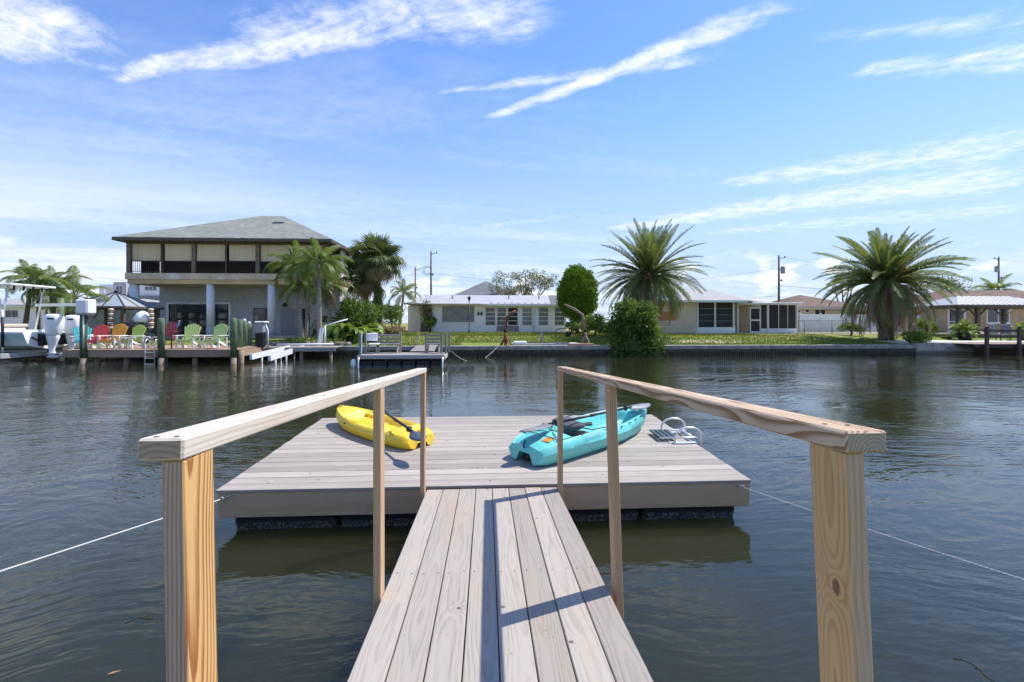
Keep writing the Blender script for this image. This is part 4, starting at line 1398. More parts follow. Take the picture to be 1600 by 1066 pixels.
lbox(Cc, 'screen', M_SCREEN, at(1189.5, 505, PY).x, at(1197.5, 505, PY).x, PY - .008, PY + .008, kz2 + .004, pe - .12)
lbox(Cc, 'porch_roof', M_WHITE, at(1148.5, 505, PY).x + .02, at(1251, 505, PY).x, PY - .35, CY + 9, pe - .098, pe + .07, .02)
# main hip roof: long pale slope falling to the right
ryb = CY + 5.0
rzt = at(1095, 452, ryb).z
slope(Cc, 'roof_slope', M_ROOFL, [(CX0 - .4, CY - .5, ce + .02), (at(1163, 505, CY).x, CY - .5, ce + .02), (at(1112, 505, ryb).x, ryb, rzt), (CX0 + 1.2, ryb, rzt)], .12)
slope(Cc, 'roof_slope', M_ROOFL, [(at(1163, 505, CY).x, CY - .5, ce + .02), (at(1232, 505, CY + 9).x, CY + 9.5, ce + .02), (at(1112, 505, ryb).x, ryb, rzt)], .12)
slope(Cc, 'roof_slope', M_ROOFL, [(at(1232, 505, CY + 9).x, CY + 9.5, ce + .02), (CX0 - .4, CY + 9.5, ce + .02), (CX0 + 1.2, ryb, rzt), (at(1112, 505, ryb).x, ryb, rzt)], .12)
lbox(Cc, 'fascia', M_WHITE, CX0 - .4, at(1163, 505, CY).x, CY - .56, CY - .503, ce - .16, ce + .0)
aw = lbox(Cc, 'shuttered_window', plain('rust_shutter', (0.46, 0.20, 0.085), .8, var=.2), at(1029, 505, CY).x, at(1056, 505, CY).x, CY - .06, CY - .003, at(1040, 501, CY).z, at(1040, 487, CY).z)
MB().box(-.75, .75, -.10, .03, -.46, -.40).build('sill', M_WHITE, aw)

# ------------------------------------------------------------------ right: tan house, terrace wall
TY = 37.5
tz = land_z(TY)
TX0, TX1 = at(1476, 505, TY).x, at(1760, 505, TY).x
T = house('tan_brick_house', (TX0, TY, tz), 'tan brick house with white-framed door behind the right pavilion')
te = at(1540, 479, TY).z
lbox(T, 'wall', M_BRICK, TX0, TX1, TY, TY + 9, tz - .1, te)
hip_roof(T, M_ROOFB, TX0, TX1, TY, TY + 9, te + .05, te + 1.75, M_WHITE, .6)
window(T, 1541, 1577, 481.5, 505, TY, M_WHITE, M_GLASS, 2, 1, .09, .08, 'wide two-pane window', M_WHITE)
dr = lbox(T, 'patio_door', M_WHITE, at(1480, 505, TY).x, at(1508, 505, TY).x, TY - .06, TY - .003, tz, at(1494, 482, TY).z)
MB().box(-.66, .22, -.04, -.032, -.85, -.12).build('pane', M_GLASS, dr)
MB().box(-.66, .22, -.04, -.032, -.05, .92).build('pane', M_GLASS, dr)
MB().box(.34, .62, -.04, -.032, -.85, .92).build('pane', M_GREYGL, dr)
ter = house('terrace_wall', (at(1432, 505, BANK_Y + .4).x, BANK_Y + .4, 0), 'pale plain concrete terrace wall with a bright slab on top', 'wall')
tx0, tx1 = WALL_X1 + .01, at(1519, 505, BANK_Y).x
lbox(ter, 'wall_face', M_CONC, tx0, tx1, BANK_Y - .05, BANK_Y + .5, -.6, .66)
lbox(ter, 'slab', M_SLAB, tx0 + .3, tx1 + 26, BANK_Y + .51, 35.5, .3, .70, .02)
lbox(ter, 'slab', M_SLAB, tx0 + .3, tx1 + 26, 35.51, TY - .01, .3, tz + .02)
MB().lathe([(.05, 0), (.05, .05)], 10, Matrix.Rotation(R(90), 4, 'X')).build('drain_hole', M_DARK, ter, True, Vector((at(1481, 505, BANK_Y).x, BANK_Y - .045, at(1481, 543.5, BANK_Y).z)) - ORG[ter.name])
lbox(ter, 'bulkhead', M_RIB, tx1 + .003, tx1 + 26, BANK_Y + .30, BANK_Y + .5, -.6, .64)

# ------------------------------------------------------------------ vegetation
M_FROND = leafmat('date_palm_frond', [(0.11, 0.155, 0.047), (0.18, 0.23, 0.072), (0.28, 0.26, 0.10)], .42, .45, .4)
M_FRONDL = leafmat('queen_palm_frond', [(0.105, 0.18, 0.042), (0.20, 0.28, 0.065), (0.32, 0.31, 0.11)], .45, .45, .4)
M_FAN = leafmat('fan_palm_leaf', [(0.065, 0.10, 0.030), (0.15, 0.19, 0.065), (0.26, 0.22, 0.10)], .25, .45, .4)
M_DEAD = leafmat('dead_frond', [(0.28, 0.205, 0.14), (0.44, 0.34, 0.25), (0.36, 0.24, 0.15)], .3, .8, .1)
M_DEADR = leafmat('russet_frond', [(0.33, 0.19, 0.10), (0.46, 0.29, 0.17)], .3, .8, .1)
M_LIME = leafmat('bright_leaf', [(0.12, 0.23, 0.030), (0.27, 0.38, 0.060), (0.42, 0.43, 0.11)], .4, .4, .4)
M_DEEP = leafmat('deep_green_leaf', [(0.08, 0.165, 0.03), (0.165, 0.28, 0.05), (0.27, 0.37, 0.10)], .42, .4, .45)
M_CEDAR = leafmat('cedar_leaf', [(0.095, 0.20, 0.018), (0.17, 0.31, 0.03), (0.24, 0.38, 0.045)], .25, .6, .2)
M_OLIVE = leafmat('grey_olive_leaf', [(0.15, 0.16, 0.085), (0.26, 0.255, 0.15), (0.34, 0.30, 0.19)], .3, .6, .2)
M_FRUIT = leafmat('orange_fruit_stalk', [(0.50, 0.22, 0.05), (0.62, 0.32, 0.08)], .2, .6, .2)


def m_bark(name, a, b, ring=0.0):
    m, g = mat(name)
    p = g.obj()
    x, y, z = g.xyz(p)
    n = g.noise(g.vec(x * 9, y * 9, z * 3), 1.0, 5.0, .7)
    t = g.sstep(.35, .65, n)
    if ring: t = g.m('MAXIMUM', t * .6, g.sstep(.75, .95, g.m('FRACT', z / ring + n * .4)))
    g.out(g.bsdf(g.mix(t, a, b), .95, 0, g.bump(n + (g.m('FRACT', z / ring) * .5 if ring else 0.0), .8, .03), .1))
    return m


M_PTRUNK = m_bark('palm_trunk_grey', (0.36, 0.33, 0.29), (0.20, 0.18, 0.155), .22)
M_BROWNT = m_bark('palm_boot_trunk', (0.22, 0.155, 0.105), (0.10, 0.070, 0.048), .12)
M_BARK = m_bark('tree_bark', (0.20, 0.17, 0.14), (0.10, 0.085, 0.07))


def frond_mesh(name, L, e0, bend, n, leaf, lw, m, fwd=.6, vee=.35, droop=.3, taper_in=.18, seed=0, stalk_m=None):
    """pinnate palm frond along +X: a bending midrib with two rows of narrow leaflets"""
    r = random.Random(seed)
    b = MB()
    segs = 14
    pts, ang = [Vector((0, 0, 0))], e0
    for i in range(segs):
        ang = e0 - bend * ((i + .5) / segs) ** 1.25
        pts.append(pts[-1] + Vector((math.cos(ang), 0, math.sin(ang))) * (L / segs))
    rad = [max(.006, .045 * (1 - i / segs) ** .8 * L / 4) for i in range(segs + 1)]
    b.tube(pts, rad, 4, False)
    for k in range(n):
        q = taper_in + (1 - taper_in) * (k + .5) / n
        f = q * segs
        i = min(int(f), segs - 1)
        p = pts[i].lerp(pts[i + 1], f - i)
        t = (pts[i + 1] - pts[i]).normalized()
        up = Vector((-t.z, 0, t.x))
        ll = leaf * (math.sin(math.pi * min(1, .12 + .88 * q)) ** .5 * .75 + .25) * (1 - .35 * max(0, q - .8) / .2) * r.uniform(.85, 1.1)
        for s in (-1, 1):
            d = (Vector((0, s, 0)) + t * (fwd + .5 * q) * r.uniform(.85, 1.15) + up * vee * r.uniform(.6, 1.3)).normalized()
            tip = p + d * ll + Vector((0, 0, -droop * ll * r.uniform(.7, 1.3)))
            midp = p + d * ll * .5 + Vector((0, 0, -droop * ll * .18))
            wv = t * (lw * .5)
            o = len(b.v)
            b.v += [tuple(p - wv * .5), tuple(p + wv * .5), tuple(midp + wv), tuple(tip), tuple(midp - wv)]
            b.f += [(o, o + 1, o + 2, o + 4), (o + 4, o + 2, o + 3)]
    return mesh(name, b.v, b.f, m)


def fan_mesh(name, pet, rad, n, m, droop, seed, fold=.25, spread=300):
    """fan palm leaf along +X: stalk, then pleated segments radiating and drooping at the tips"""
    r = random.Random(seed)
    b = MB()
    b.tube([(0, 0, 0), (pet * .5, 0, .03), (pet, 0, 0)], [.03, .022, .018], 4, False)
    for k in range(n):
        a = R(-spread / 2 + spread * (k + .5) / n)
        d = Vector((math.cos(a) * (1 if math.cos(a) > 0 else .8), math.sin(a), fold * abs(math.sin(a)) * .5)).normalized()
        s = Vector((-d.y, d.x, 0)).normalized()
        l = rad * r.uniform(.85, 1.08) * (1 - .18 * abs(a) / R(150))
        c = Vector((pet, 0, 0))
        w = rad * .105
        P = [c + d * .06, c + d * l * .55 + Vector((0, 0, -droop * l * .10)), c + d * l * .86 + Vector((0, 0, -droop * l * .42)), c + d * l * .98 + Vector((0, 0, -droop * l * .85))]
        W = [w * .25, w, w * .6, w * .06]
        o = len(b.v)
        for p, ww in zip(P, W): b.v += [tuple(p - s * ww / 2), tuple(p + s * ww / 2)]
        b.f += [(o, o + 1, o + 3, o + 2), (o + 2, o + 3, o + 5, o + 4), (o + 4, o + 5, o + 7, o + 6)]
    return mesh(name, b.v, b.f, m)


def trunk(root, base, top, r0, r1, m, bulge=None, name='trunk', n=12, bow=(0, 0, 0)):
    base, top = Vector(base), Vector(top)
    P, rr = [], []
    N = 16
    for i in range(N + 1):
        q = i / N
        P.append(base.lerp(top, q) + Vector(bow) * math.sin(q * math.pi))
        v = r0 + (r1 - r0) * q
        if bulge: v += bulge * math.exp(-((q - .92) / .13) ** 2)
        rr.append(v * (1 + .05 * math.sin(i * 2.3)) + (r0 * .25 * (1 - q) ** 6))
    return MB().tube(P, rr, n).build(name, m, root, True)


def place_fronds(root, center, metas, spec, r):
    """spec: list of (count, variants, elev range, scale range, name); fronds spiral round the crown"""
    g = 0
    for cnt, meshes, (p0, p1), (s0, s1), nm, off in spec:
        for k in range(cnt):
            g += 1
            az = g * 2.39996 + r.uniform(-.2, .2)
            q = (k + .5) / cnt
            me = meshes[min(len(meshes) - 1, int(q * len(meshes)))]
            pitch = p0 + (p1 - p0) * q + r.gauss(0, .09)
            s = r.uniform(s0 * .9, s1 * 1.04)
            rot = (Matrix.Rotation(az, 3, 'Z') @ Matrix.Rotation(-pitch, 3, 'Y') @ Matrix.Rotation(r.uniform(-.5, .5), 3, 'X')).to_euler()
            d = Vector((math.cos(az), math.sin(az), 0)) * off
            link(nm, me, root, Vector(center) + d + Vector((0, 0, -off * .9 * q)), rot, (s, s, s))


# ---- the two big date palms
DL = 3.7
dp = [frond_mesh('frond', DL, R(e), R(bd), 48, .46, .060, M_FROND, .55, .40, .12, .14, i) for i, (e, bd) in enumerate(((6, 26), (4, 42), (0, 54), (0, 64), (0, 74)))]
dpd = [frond_mesh('dead_frond', DL * .92, R(0), R(46), 34, .34, .05, M_DEAD, .9, .1, .45, .12, 20 + i) for i in range(2)]
dpr = [frond_mesh('dead_frond', DL * .85, R(0), R(40), 34, .32, .05, M_DEADR, .9, .1, .45, .12, 30)]


dp2 = [frond_mesh('frond', 3.45, R(e), R(bd), 54, .42, .062, M_FROND, .75, .55, .05, .12, 70 + i) for i, (e, bd) in enumerate(((4, 30), (6, 52), (4, 66), (0, 76), (0, 84)))]


def date_palm(px, py_base, py_c, Y, label, ndead, nlow, scale, seed, fruit, up=1.0, dp=dp):
    r = random.Random(seed)
    b = at(px, py_base, Y); b.z = land_z(Y) - .05
    root = empty('date_palm', b, (0, 0, 0), label, 'palm', 'date palms on the lawn')
    cz = at(px, py_c, Y).z - b.z
    trunk(root, (0, 0, 0), (0, 0, cz), .36, .40, M_BROWNT, .28)
    s = scale
    place_fronds(root, (0, 0, cz), None, [
        (22, [dp[0], dp[0]], (R(86), R(60)), (.92 * s * up, 1.10 * s * up), 'frond', .10),
        (26, [dp[0], dp[1]], (R(60), R(28)), (.98 * s, 1.14 * s), 'frond', .20),
        (38, [dp[1], dp[2]], (R(30), R(2)), (.94 * s, 1.05 * s), 'frond', .28),
        (24 if not fruit else 16, [dp[2], dp[3]], (R(2), R(-22)), (.90 * s, 1.02 * s), 'frond', .34),
        (nlow, [dp[3], dp[4]], (R(-22), R(-42)), (.80 * s, .98 * s), 'frond', .38),
        (ndead, dpd + dpr + dpd, (R(-30), R(-86)), (.72 * s, 1.05 * s), 'dead_frond', .44)], r)
    if fruit:
        for k in range(9):
            az, e = r.uniform(0, 6.28), R(r.uniform(20, 55))
            fb = MB()
            P = [Vector((0, 0, 0)), Vector((.35, 0, .28)), Vector((.75, 0, .40)), Vector((1.05, 0, .25))]
            fb.tube(P, [.03, .03, .025, .02], 4)
            for j in range(26):
                a = r.uniform(0, 6.28)
                st = P[3] + Vector((r.uniform(-.15, .05), 0, 0))
                en = st + Vector((r.uniform(.05, .35), math.cos(a) * .18, math.sin(a) * .18 - .22))
                fb.bar(st, en, .02, .02)
            o = fb.build('fruit_stalk', M_FRUIT, root, loc=(0, 0, cz))
            o.rotation_euler = (0, -e * .6, az if k > 3 else -1.57 + r.uniform(-.8, .8))
    return root


date_palm(1013, 522, 428, 31.6, 'date palm with feathery crown rising behind the round mangrove bush', 40, 26, 1.0, 11, False)
date_palm(1385, 525, 438, 29.2, 'broad date palm with orange fruit stalks and a brown skirt of dead fronds', 110, 3, 1.16, 12, True, .88, dp2)

# ---- queen palms beside the porch house
qp = [frond_mesh('frond', 2.3, R(20), R(bd), 46, .44, .05, M_FRONDL, .35, .12, .75, .16, 40 + i) for i, bd in enumerate((70, 95, 120, 135))]
qd = [frond_mesh('dead_frond', 1.9, R(0), R(70), 26, .22, .05, M_DEAD, .9, .0, .7, .1, 50)]


def queen_palm(px, py_base, py_c, Y, label, n, s, seed, dead=3, lean=0.0, r0=.15, group='queen palms beside the porch house', tm=None, name='queen_palm', meshes=None):
    r = random.Random(seed)
    b = at(px, py_base, Y); b.z = max(land_z(Y) - .03, 0)
    root = empty(name, b, (0, 0, 0), label, 'palm', group)
    cz = at(px, py_c, Y).z - b.z
    trunk(root, (0, 0, -.05), (lean, 0, cz), r0, r0 * .72, tm or M_PTRUNK)
    ms = meshes or qp
    place_fronds(root, (lean, 0, cz), None, [
        (int(n * .3), ms[:2], (R(66), R(40)), (.8 * s, .95 * s), 'frond', .05),
        (int(n * .4), ms[1:3], (R(40), R(8)), (.9 * s, 1.05 * s), 'frond', .08),
        (n - int(n * .7), ms[2:], (R(8), R(-25)), (.85 * s, 1.05 * s), 'frond', .10),
        (dead, qd, (R(-60), R(-84)), (.8 * s, 1.1 * s), 'dead_frond', .14)], r)
    return root


queen_palm(500, 541, 412, 27.4, 'tall queen palm with a slim grey trunk at the seawall', 23, 1.0, 61, 4, -.10, .15)
queen_palm(472, 527, 417, 29.6, 'queen palm with twin-looking green trunk and low arching fronds before the porch house', 18, 1.02, 62, 3, -.30, .13)
queen_palm(478, 527, 448, 29.9, 'shorter queen palm tucked behind the green-trunked one', 13, .95, 63, 2, .12, .12)
queen_palm(514, 520, 444, 31.0, 'queen palm with long brown hanging fronds behind the tall one', 15, .95, 64, 11, .05, .13)
queen_palm(622, 518, 458, 41.0, 'small palm beside the wing of the white bungalow', 14, .85, 65, 1, .5, .12, 'small palms in the gardens')
# left cluster behind the boat
queen_palm(36, 521, 437, 30.0, 'leafy palm standing behind the boat canopy', 20, .80, 66, 2, .5, .14, 'palms behind the boat lift', M_BROWNT)
queen_palm(86, 521, 445, 29.5, 'dense dark palm just left of the white lift motor box', 22, .85, 67, 3, -.2, .15, 'palms behind the boat lift', M_BROWNT)
queen_palm(115, 521, 462, 29.0, 'low arching palm directly behind the white lift motor box', 13, 1.08, 68, 2, .1, .16, 'palms behind the boat lift', M_BROWNT)
queen_palm(60, 521, 452, 31.5, 'short palm between the two taller palms behind the boat', 14, .8, 69, 2, .0, .12, 'palms behind the boat lift', M_BROWNT)
queen_palm(1556, 512, 455, 50.0, 'palm top showing above the right metal roof beside the utility pole', 16, 1.25, 70, 16, 0, .45, 'small palms in the gardens', M_BROWNT)

# ---- cabbage palms
fn = [fan_mesh('fan_leaf', 1.15, .95, 26, M_FAN, d, 80 + i) for i, d in enumerate((.25, .55, .9, 1.1))]
fd = [fan_mesh('dead_leaf', .9, .85, 18, M_DEAD, 1.2, 90), fan_mesh('dead_leaf', .9, .8, 18, M_DEADR, 1.2, 91)]


def cabbage_palm(px, py_base, py_c, Y, label, n, s, seed, dead, lean):
    r = random.Random(seed)
    b = at(px, py_base, Y); b.z = land_z(Y) - .03
    root = empty('cabbage_palm', b, (0, 0, 0), label, 'palm', 'cabbage palms by the bungalow')
    cz = at(px, py_c, Y).z - b.z
    trunk(root, (0, 0, -.05), (lean, 0, cz), .24, .20, M_BROWNT, .06)
    place_fronds(root, (lean, 0, cz), None, [
        (int(n * .35), fn[:2], (R(80), R(45)), (.9 * s, 1.05 * s), 'fan_leaf', .06),
        (int(n * .40), fn[1:3], (R(45), R(5)), (.9 * s, 1.1 * s), 'fan_leaf', .10),
        (n - int(n * .75), fn[2:], (R(5), R(-35)), (.85 * s, 1.05 * s), 'fan_leaf', .14),
        (dead, fd, (R(-30), R(-75)), (.8 * s, 1.05 * s), 'dead_leaf', .16)], r)
    return root


cabbage_palm(594, 515, 408, 34.0, 'tall cabbage palm with a dense round head of fan leaves', 46, 1.04, 101, 14, -.25)
cabbage_palm(574, 515, 432, 34.6, 'lower cabbage palm with brown dead fans against the taller one', 30, .95, 102, 22, -.2)


# ---- leaf clouds for shrubs and trees
def leaf_cloud(name, clumps, n, size, m, seed, aspect=.5, shell=.55, up=.3):
    """many small pointed leaves spread through a set of clumps (cx,cy,cz,rx,ry,rz)"""
    r = np.random.default_rng(seed)
    C = np.array(clumps, float)
    vol = (C[:, 3] * C[:, 4] * C[:, 5]) ** .75
    pick = r.choice(len(C), n, p=vol / vol.sum())
    d = r.normal(size=(n, 3)); d /= np.linalg.norm(d, axis=1)[:, None]
    rad = (shell + (1 - shell) * r.random(n)) ** .8
    rad *= r.choice([1.0, .75, 1.12], n, p=[.7, .2, .1])
    p = C[pick, :3] + d * C[pick, 3:] * rad[:, None]
    a = d + r.normal(0, .55, (n, 3)) + np.array([0, 0, up]); a /= np.linalg.norm(a, axis=1)[:, None]   # leaf axis
    b = np.cross(a, r.normal(size=(n, 3))); b /= np.linalg.norm(b, axis=1)[:, None]
    s = (size * (.6 + .8 * r.random(n)))[:, None]
    co = np.stack([p, p + a * s * .5 + b * s * aspect * .5, p + a * s, p + a * s * .5 - b * s * aspect * .5], 1).reshape(-1, 3)
    me = bpy.data.meshes.new(name)
    me.vertices.add(4 * n); me.vertices.foreach_set('co', co.ravel())
    me.loops.add(4 * n); me.loops.foreach_set('vertex_index', np.arange(4 * n, dtype=np.int32))
    me.polygons.add(n); me.polygons.foreach_set('loop_start', np.arange(0, 4 * n, 4, dtype=np.int32))
    me.update(calc_edges=True)
    me.materials.append(m)
    return me


def limbs(root, base_r, h, n, spread, m, seed, name='trunk', z0=0.0):
    """a trunk that forks into tapering limbs, one mesh"""
    r = random.Random(seed)
    b = MB()
    b.tube([(0, 0, -.1), (0.02, 0, h * .25), (-.02, .02, h * .45)], [base_r * 1.3, base_r, base_r * .8], 8)
    tips = []
    for k in range(n):
        az = k * 2.4 + r.uniform(-.3, .3)
        z1 = h * r.uniform(.22, .45)
        e = Vector((math.cos(az) * spread * r.uniform(.5, 1), math.sin(az) * spread * r.uniform(.5, 1), h * r.uniform(.7, 1.0)))
        s = Vector((0, 0, z1))
        mid = s.lerp(e, .5) + Vector((math.cos(az), math.sin(az), 0)) * spread * .12
        b.tube([s, mid, e], [base_r * .55, base_r * .32, base_r * .10], 6)
        tips.append(e)
        for j in range(3):
            q = r.uniform(.4, .9)
            s2 = mid.lerp(e, q)
            e2 = s2 + Vector((r.uniform(-1, 1), r.uniform(-1, 1), r.uniform(.1, .9))) * spread * .38
            b.tube([s2, s2.lerp(e2, .5) + Vector((0, 0, .04)), e2], [base_r * .2, base_r * .14, base_r * .05], 5)
            tips.append(e2)
    b.build(name, m, root, True)
    return tips


def shrub(name, px, py_base, Y, rx, rz, label, m, n, size, seed, cat='shrub', group=None, nclump=14, base_z=None, aspect=.5, ry=None, tr=.06, emin=-.15):
    r = random.Random(seed)
    b = at(px, py_base, Y)
    b.z = land_z(Y) if base_z is None else base_z
    root = empty(name, b, (0, 0, 0), label, cat, group)
    ry = ry or rx
    cl = []
    for k in range(nclump):
        az, e = r.uniform(0, 6.28), r.uniform(emin, 1)
        q = r.uniform(.35, .78)
        cl.append((math.cos(az) * rx * q * (1 - .35 * max(0, e)), math.sin(az) * ry * q, rz * (.52 + .40 * e), rx * r.uniform(.25, .42), ry * r.uniform(.25, .42), rz * r.uniform(.16, .27)))
    limbs(root, tr, rz * 1.4, 6, rx * .6, M_BARK, seed + 5, 'stems')
    link('crown', leaf_cloud('crown', cl, n, size, m, seed), root)
    return root


# mangrove-like bush hanging over the seawall
shrub('mangrove_bush', 994, 548, 26.15, 1.75, 2.95, 'round glossy mangrove bush hanging over the seawall', M_DEEP, 12500, .19, 201, 'bush', None, 54, -.08, .62, .95, .06, -1.15)
shrub('foundation_shrub', 903, 519, 36.2, 1.1, 1.0, 'dark low shrub in front of the cedar trunk', M_DEEP, 2200, .14, 215, 'shrub', None, 14)
shrub('oleander_shrub', 930, 520, 33.0, 1.15, 1.35, 'pale loose shrub at the foot of the rounded cedar', M_LIME, 2600, .16, 202, 'shrub', None, 16, None, .25)
shrub('oleander_shrub', 948, 524, 31.5, .8, 1.0, 'small dark shrub between the cedar and the mangrove bush', M_DEEP, 1800, .13, 203, 'shrub', None, 12)
shrub('climbing_vine', 666, 516, 42.0, .75, 2.6, 'wispy vine climbing the corner of the white bungalow', M_OLIVE, 1500, .13, 204, 'vine', None, 18, None, .4, .35)
shrub('corner_shrub', 672, 517, 41.7, .62, 1.4, 'dark green shrub at the corner of the white bungalow', M_DEEP, 2000, .12, 205, 'shrub', None, 12)
shrub('corner_shrub', 1430, 538, 26.6, .85, .85, 'dark trailing shrub at the end of the ribbed seawall', M_DEEP, 2000, .12, 206, 'shrub', None, 12, .45)
shrub('garden_shrub', 1448, 522, 31.5, .7, 1.3, 'sunlit green shrub between the broad date palm and the terrace door', M_LIME, 1500, .15, 207, 'shrub', None, 10)
shrub('garden_shrub', 1330, 521, 33.0, .9, .8, 'low dark shrub under the fronds of the broad date palm', M_DEEP, 1600, .12, 208, 'shrub', None, 10)

# tropical planting beside the porch house: long paddle leaves
def paddle_leaf(L, w, m, bend, seed):
    b = MB()
    n = 7
    ang, p = R(78), Vector((0, 0, 0))
    P = [p]
    for i in range(n):
        ang -= R(bend) / n * (1 + i * .3)
        p = p + Vector((math.cos(ang), 0, math.sin(ang))) * (L / n)
        P.append(p)
    for i, p in enumerate(P):
        q = i / n
        ww = 0.012 if q < .3 else w * math.sin(math.pi * min(.98, (q - .3) / .7 * .9 + .08)) ** .6
        b.v += [(p.x, -ww, p.z + ww * .35), (p.x, 0, p.z), (p.x, ww, p.z + ww * .35)]
    for i in range(n):
        b.f += [(3 * i, 3 * i + 1, 3 * i + 4, 3 * i + 3), (3 * i + 1, 3 * i + 2, 3 * i + 5, 3 * i + 4)]
    return mesh('leaf', b.v, b.f, m)


pl = [paddle_leaf(2.0, .20, M_LIME, 60, 1), paddle_leaf(2.2, .22, M_DEEP, 80, 2), paddle_leaf(1.8, .20, M_LIME, 105, 3), paddle_leaf(1.6, .17, M_DEAD, 140, 4)]


def paddle_plant(px, py, Y, n, s, label, seed, kinds):
    r = random.Random(seed)
    b = at(px, py, Y); b.z = land_z(Y)
    root = empty('paddle_leaf_plant', b, (0, 0, 0), label, 'plant', 'tropical plants beside the porch house')
    for k in range(n):
        az = k * 2.4 + r.uniform(-.4, .4)
        sc = s * r.uniform(.55, 1.1)
        link('leaf', pl[r.choice(kinds)], root, (r.uniform(-.35, .35), r.uniform(-.25, .25), 0), (0, r.uniform(-.1, .25), az), (sc, sc, sc))
    return root


paddle_plant(535, 522, 30.6, 34, 1.25, 'big dark paddle-leaved plant against the porch house', 301, (1, 1, 0, 3))
paddle_plant(556, 524, 30.0, 44, 1.22, 'bright sunlit paddle-leaved plant in the middle of the bed', 302, (0, 0, 2, 1))
paddle_plant(571, 524, 29.5, 36, .95, 'lime green paddle-leaved plant at the edge of the lawn', 303, (0, 2, 2))
paddle_plant(548, 518, 33.0, 34, 1.5, 'tall paddle-leaved plant behind the bright ones', 304, (0, 1, 1))
paddle_plant(524, 526, 29.6, 22, .8, 'brown withered paddle-leaved plant by the slanting rail', 305, (3, 3, 1))
shrub('bed_shrub', 560, 520, 32.0, 1.6, 2.4, 'dense green shrub filling the tropical bed', M_DEEP, 5200, .17, 210, 'shrub', None, 26)
shrub('bed_shrub', 612, 517, 38.0, 1.1, 2.2, 'leafy shrub between the cabbage palms and the bungalow wing', M_DEEP, 2600, .16, 211, 'shrub', None, 16)
shrub('ivy_column', 590, 516, 33.7, .45, 3.4, 'ivy wrapped round the trunk of the tall cabbage palm', M_DEEP, 2200, .13, 212, 'vine', None, 18)
shrub('dry_brush_heap', 606, 517, 36.0, 1.9, .42, 'heap of brown cut palm brush beside the bungalow', M_DEAD, 1800, .26, 213, 'brush heap', None, 18, None, .2)
shrub('grassy_tuft', 492, 527, 28.2, 1.5, .28, 'low yellow-green tuft bed at the foot of the queen palms', M_LIME, 1500, .12, 214, 'plants', None, 20)

# rounded cedar
r = random.Random(5)
b = at(902, 519, 38.0); b.z = land_z(38)
ced = empty('rounded_cedar', b, (0, 0, 0), 'dense egg-shaped green cedar beside the white bungalow', 'tree')
trunk(ced, (0, 0, -.05), (0, 0, 1.6), .16, .12, M_BARK)
zc0 = at(902, 456, 38).z - b.z
cl = []
for k in range(170):
    z = 1 - 2 * (k + .5) / 170
    a = k * 2.39996
    rr = math.sqrt(1 - z * z)
    tz_ = 1.0 if z > 0 else 1.08
    wid = 1.62 * (1.0 - .10 * z)
    jt = wid - .30 + r.gauss(0, .09)
    cs = r.uniform(.26, .50)
    cl.append((math.cos(a) * rr * jt, math.sin(a) * rr * jt, zc0 - .12 + z * (1.86 + r.gauss(0, .07)) * tz_, cs, cs, cs * 1.15))
link('crown', leaf_cloud('crown', cl, 30000, .17, M_CEDAR, 401, .5, .45, .9), ced)

# open trees in the distance
def open_tree(px, py_b, Y, h, spread, label, m, n, size, seed, group, nl=9):
    b = at(px, py_b, Y); b.z = land_z(Y)
    root = empty('open_crowned_tree', b, (0, 0, 0), label, 'tree', group)
    tips = limbs(root, .20 * h / 7, h * .92, nl, spread, M_BARK, seed)
    r = random.Random(seed)
    cl = [(t.x, t.y, t.z, .16 * spread * r.uniform(.7, 1.3), .16 * spread * r.uniform(.7, 1.3), .11 * spread * r.uniform(.7, 1.3)) for t in tips]
    link('crown', leaf_cloud('crown', cl, n, size, m, seed, .5, .2), root)
    return root


GT = 'trees behind the houses'
open_tree(822, 515, 58, 7.6, 3.6, 'thin grey-leaved tree showing above the bungalow roof', M_OLIVE, 3200, .20, 501, GT, 12)
open_tree(799, 515, 62, 6.6, 3.2, 'lower grey-leaved tree at the end of the grey hip roof', M_OLIVE, 2300, .20, 502, GT, 10)
open_tree(1462, 515, 44, 5.6, 2.8, 'thin-leaved tree behind the crown of the broad date palm', M_OLIVE, 1900, .17, 503, GT, 10)
open_tree(1515, 515, 52, 5.4, 2.6, 'sparse bright tree above the right metal roof', M_LIME, 1500, .17, 504, GT, 9)
open_tree(1318, 515, 52, 7.2, 1.5, 'slender dark tree behind the left side of the broad date palm', M_DEEP, 900, .17, 505, GT, 6)

# potted palm on the terrace
pp = at(1508, 528, 29.6); pp.z = .70
pot = empty('potted_palm', pp, (0, 0, 0), 'bright green areca palm in a black pot on the terrace', 'potted plant')
MB().lathe([(.30, 0), (.36, .10), (.40, .42), (.42, .44), (.42, .50), (.36, .50), (.34, .46)], 20).build('pot', M_BLACKM, pot, True)
ar = [frond_mesh('frond', 1.15, R(30), R(bd), 24, .30, .05, M_LIME, .7, .3, .3, .25, 600 + i) for i, bd in enumerate((50, 80, 110))]
place_fronds(pot, (0, 0, .46), None, [(16, ar[:2], (R(75), R(40)), (.8, 1.0), 'frond', .06), (22, ar[1:], (R(40), R(0)), (.75, 1.0), 'frond', .1)], random.Random(61))
pp = at(1600, 530, 29.0); pp.z = .70
pot2 = empty('potted_palm', pp, (0, 0, 0), 'small yellow-green potted palm at the edge of the picture behind the dark dock rail', 'potted plant')
MB().lathe([(.2, 0), (.26, .1), (.29, .34), (.27, .36)], 16).build('pot', M_BLACKM, pot2, True)
place_fronds(pot2, (0, 0, .34), None, [(8, ar[:2], (R(70), R(40)), (.8, 1.0), 'frond', .04), (12, ar[1:], (R(40), R(5)), (.7, .9), 'frond', .06)], random.Random(62))

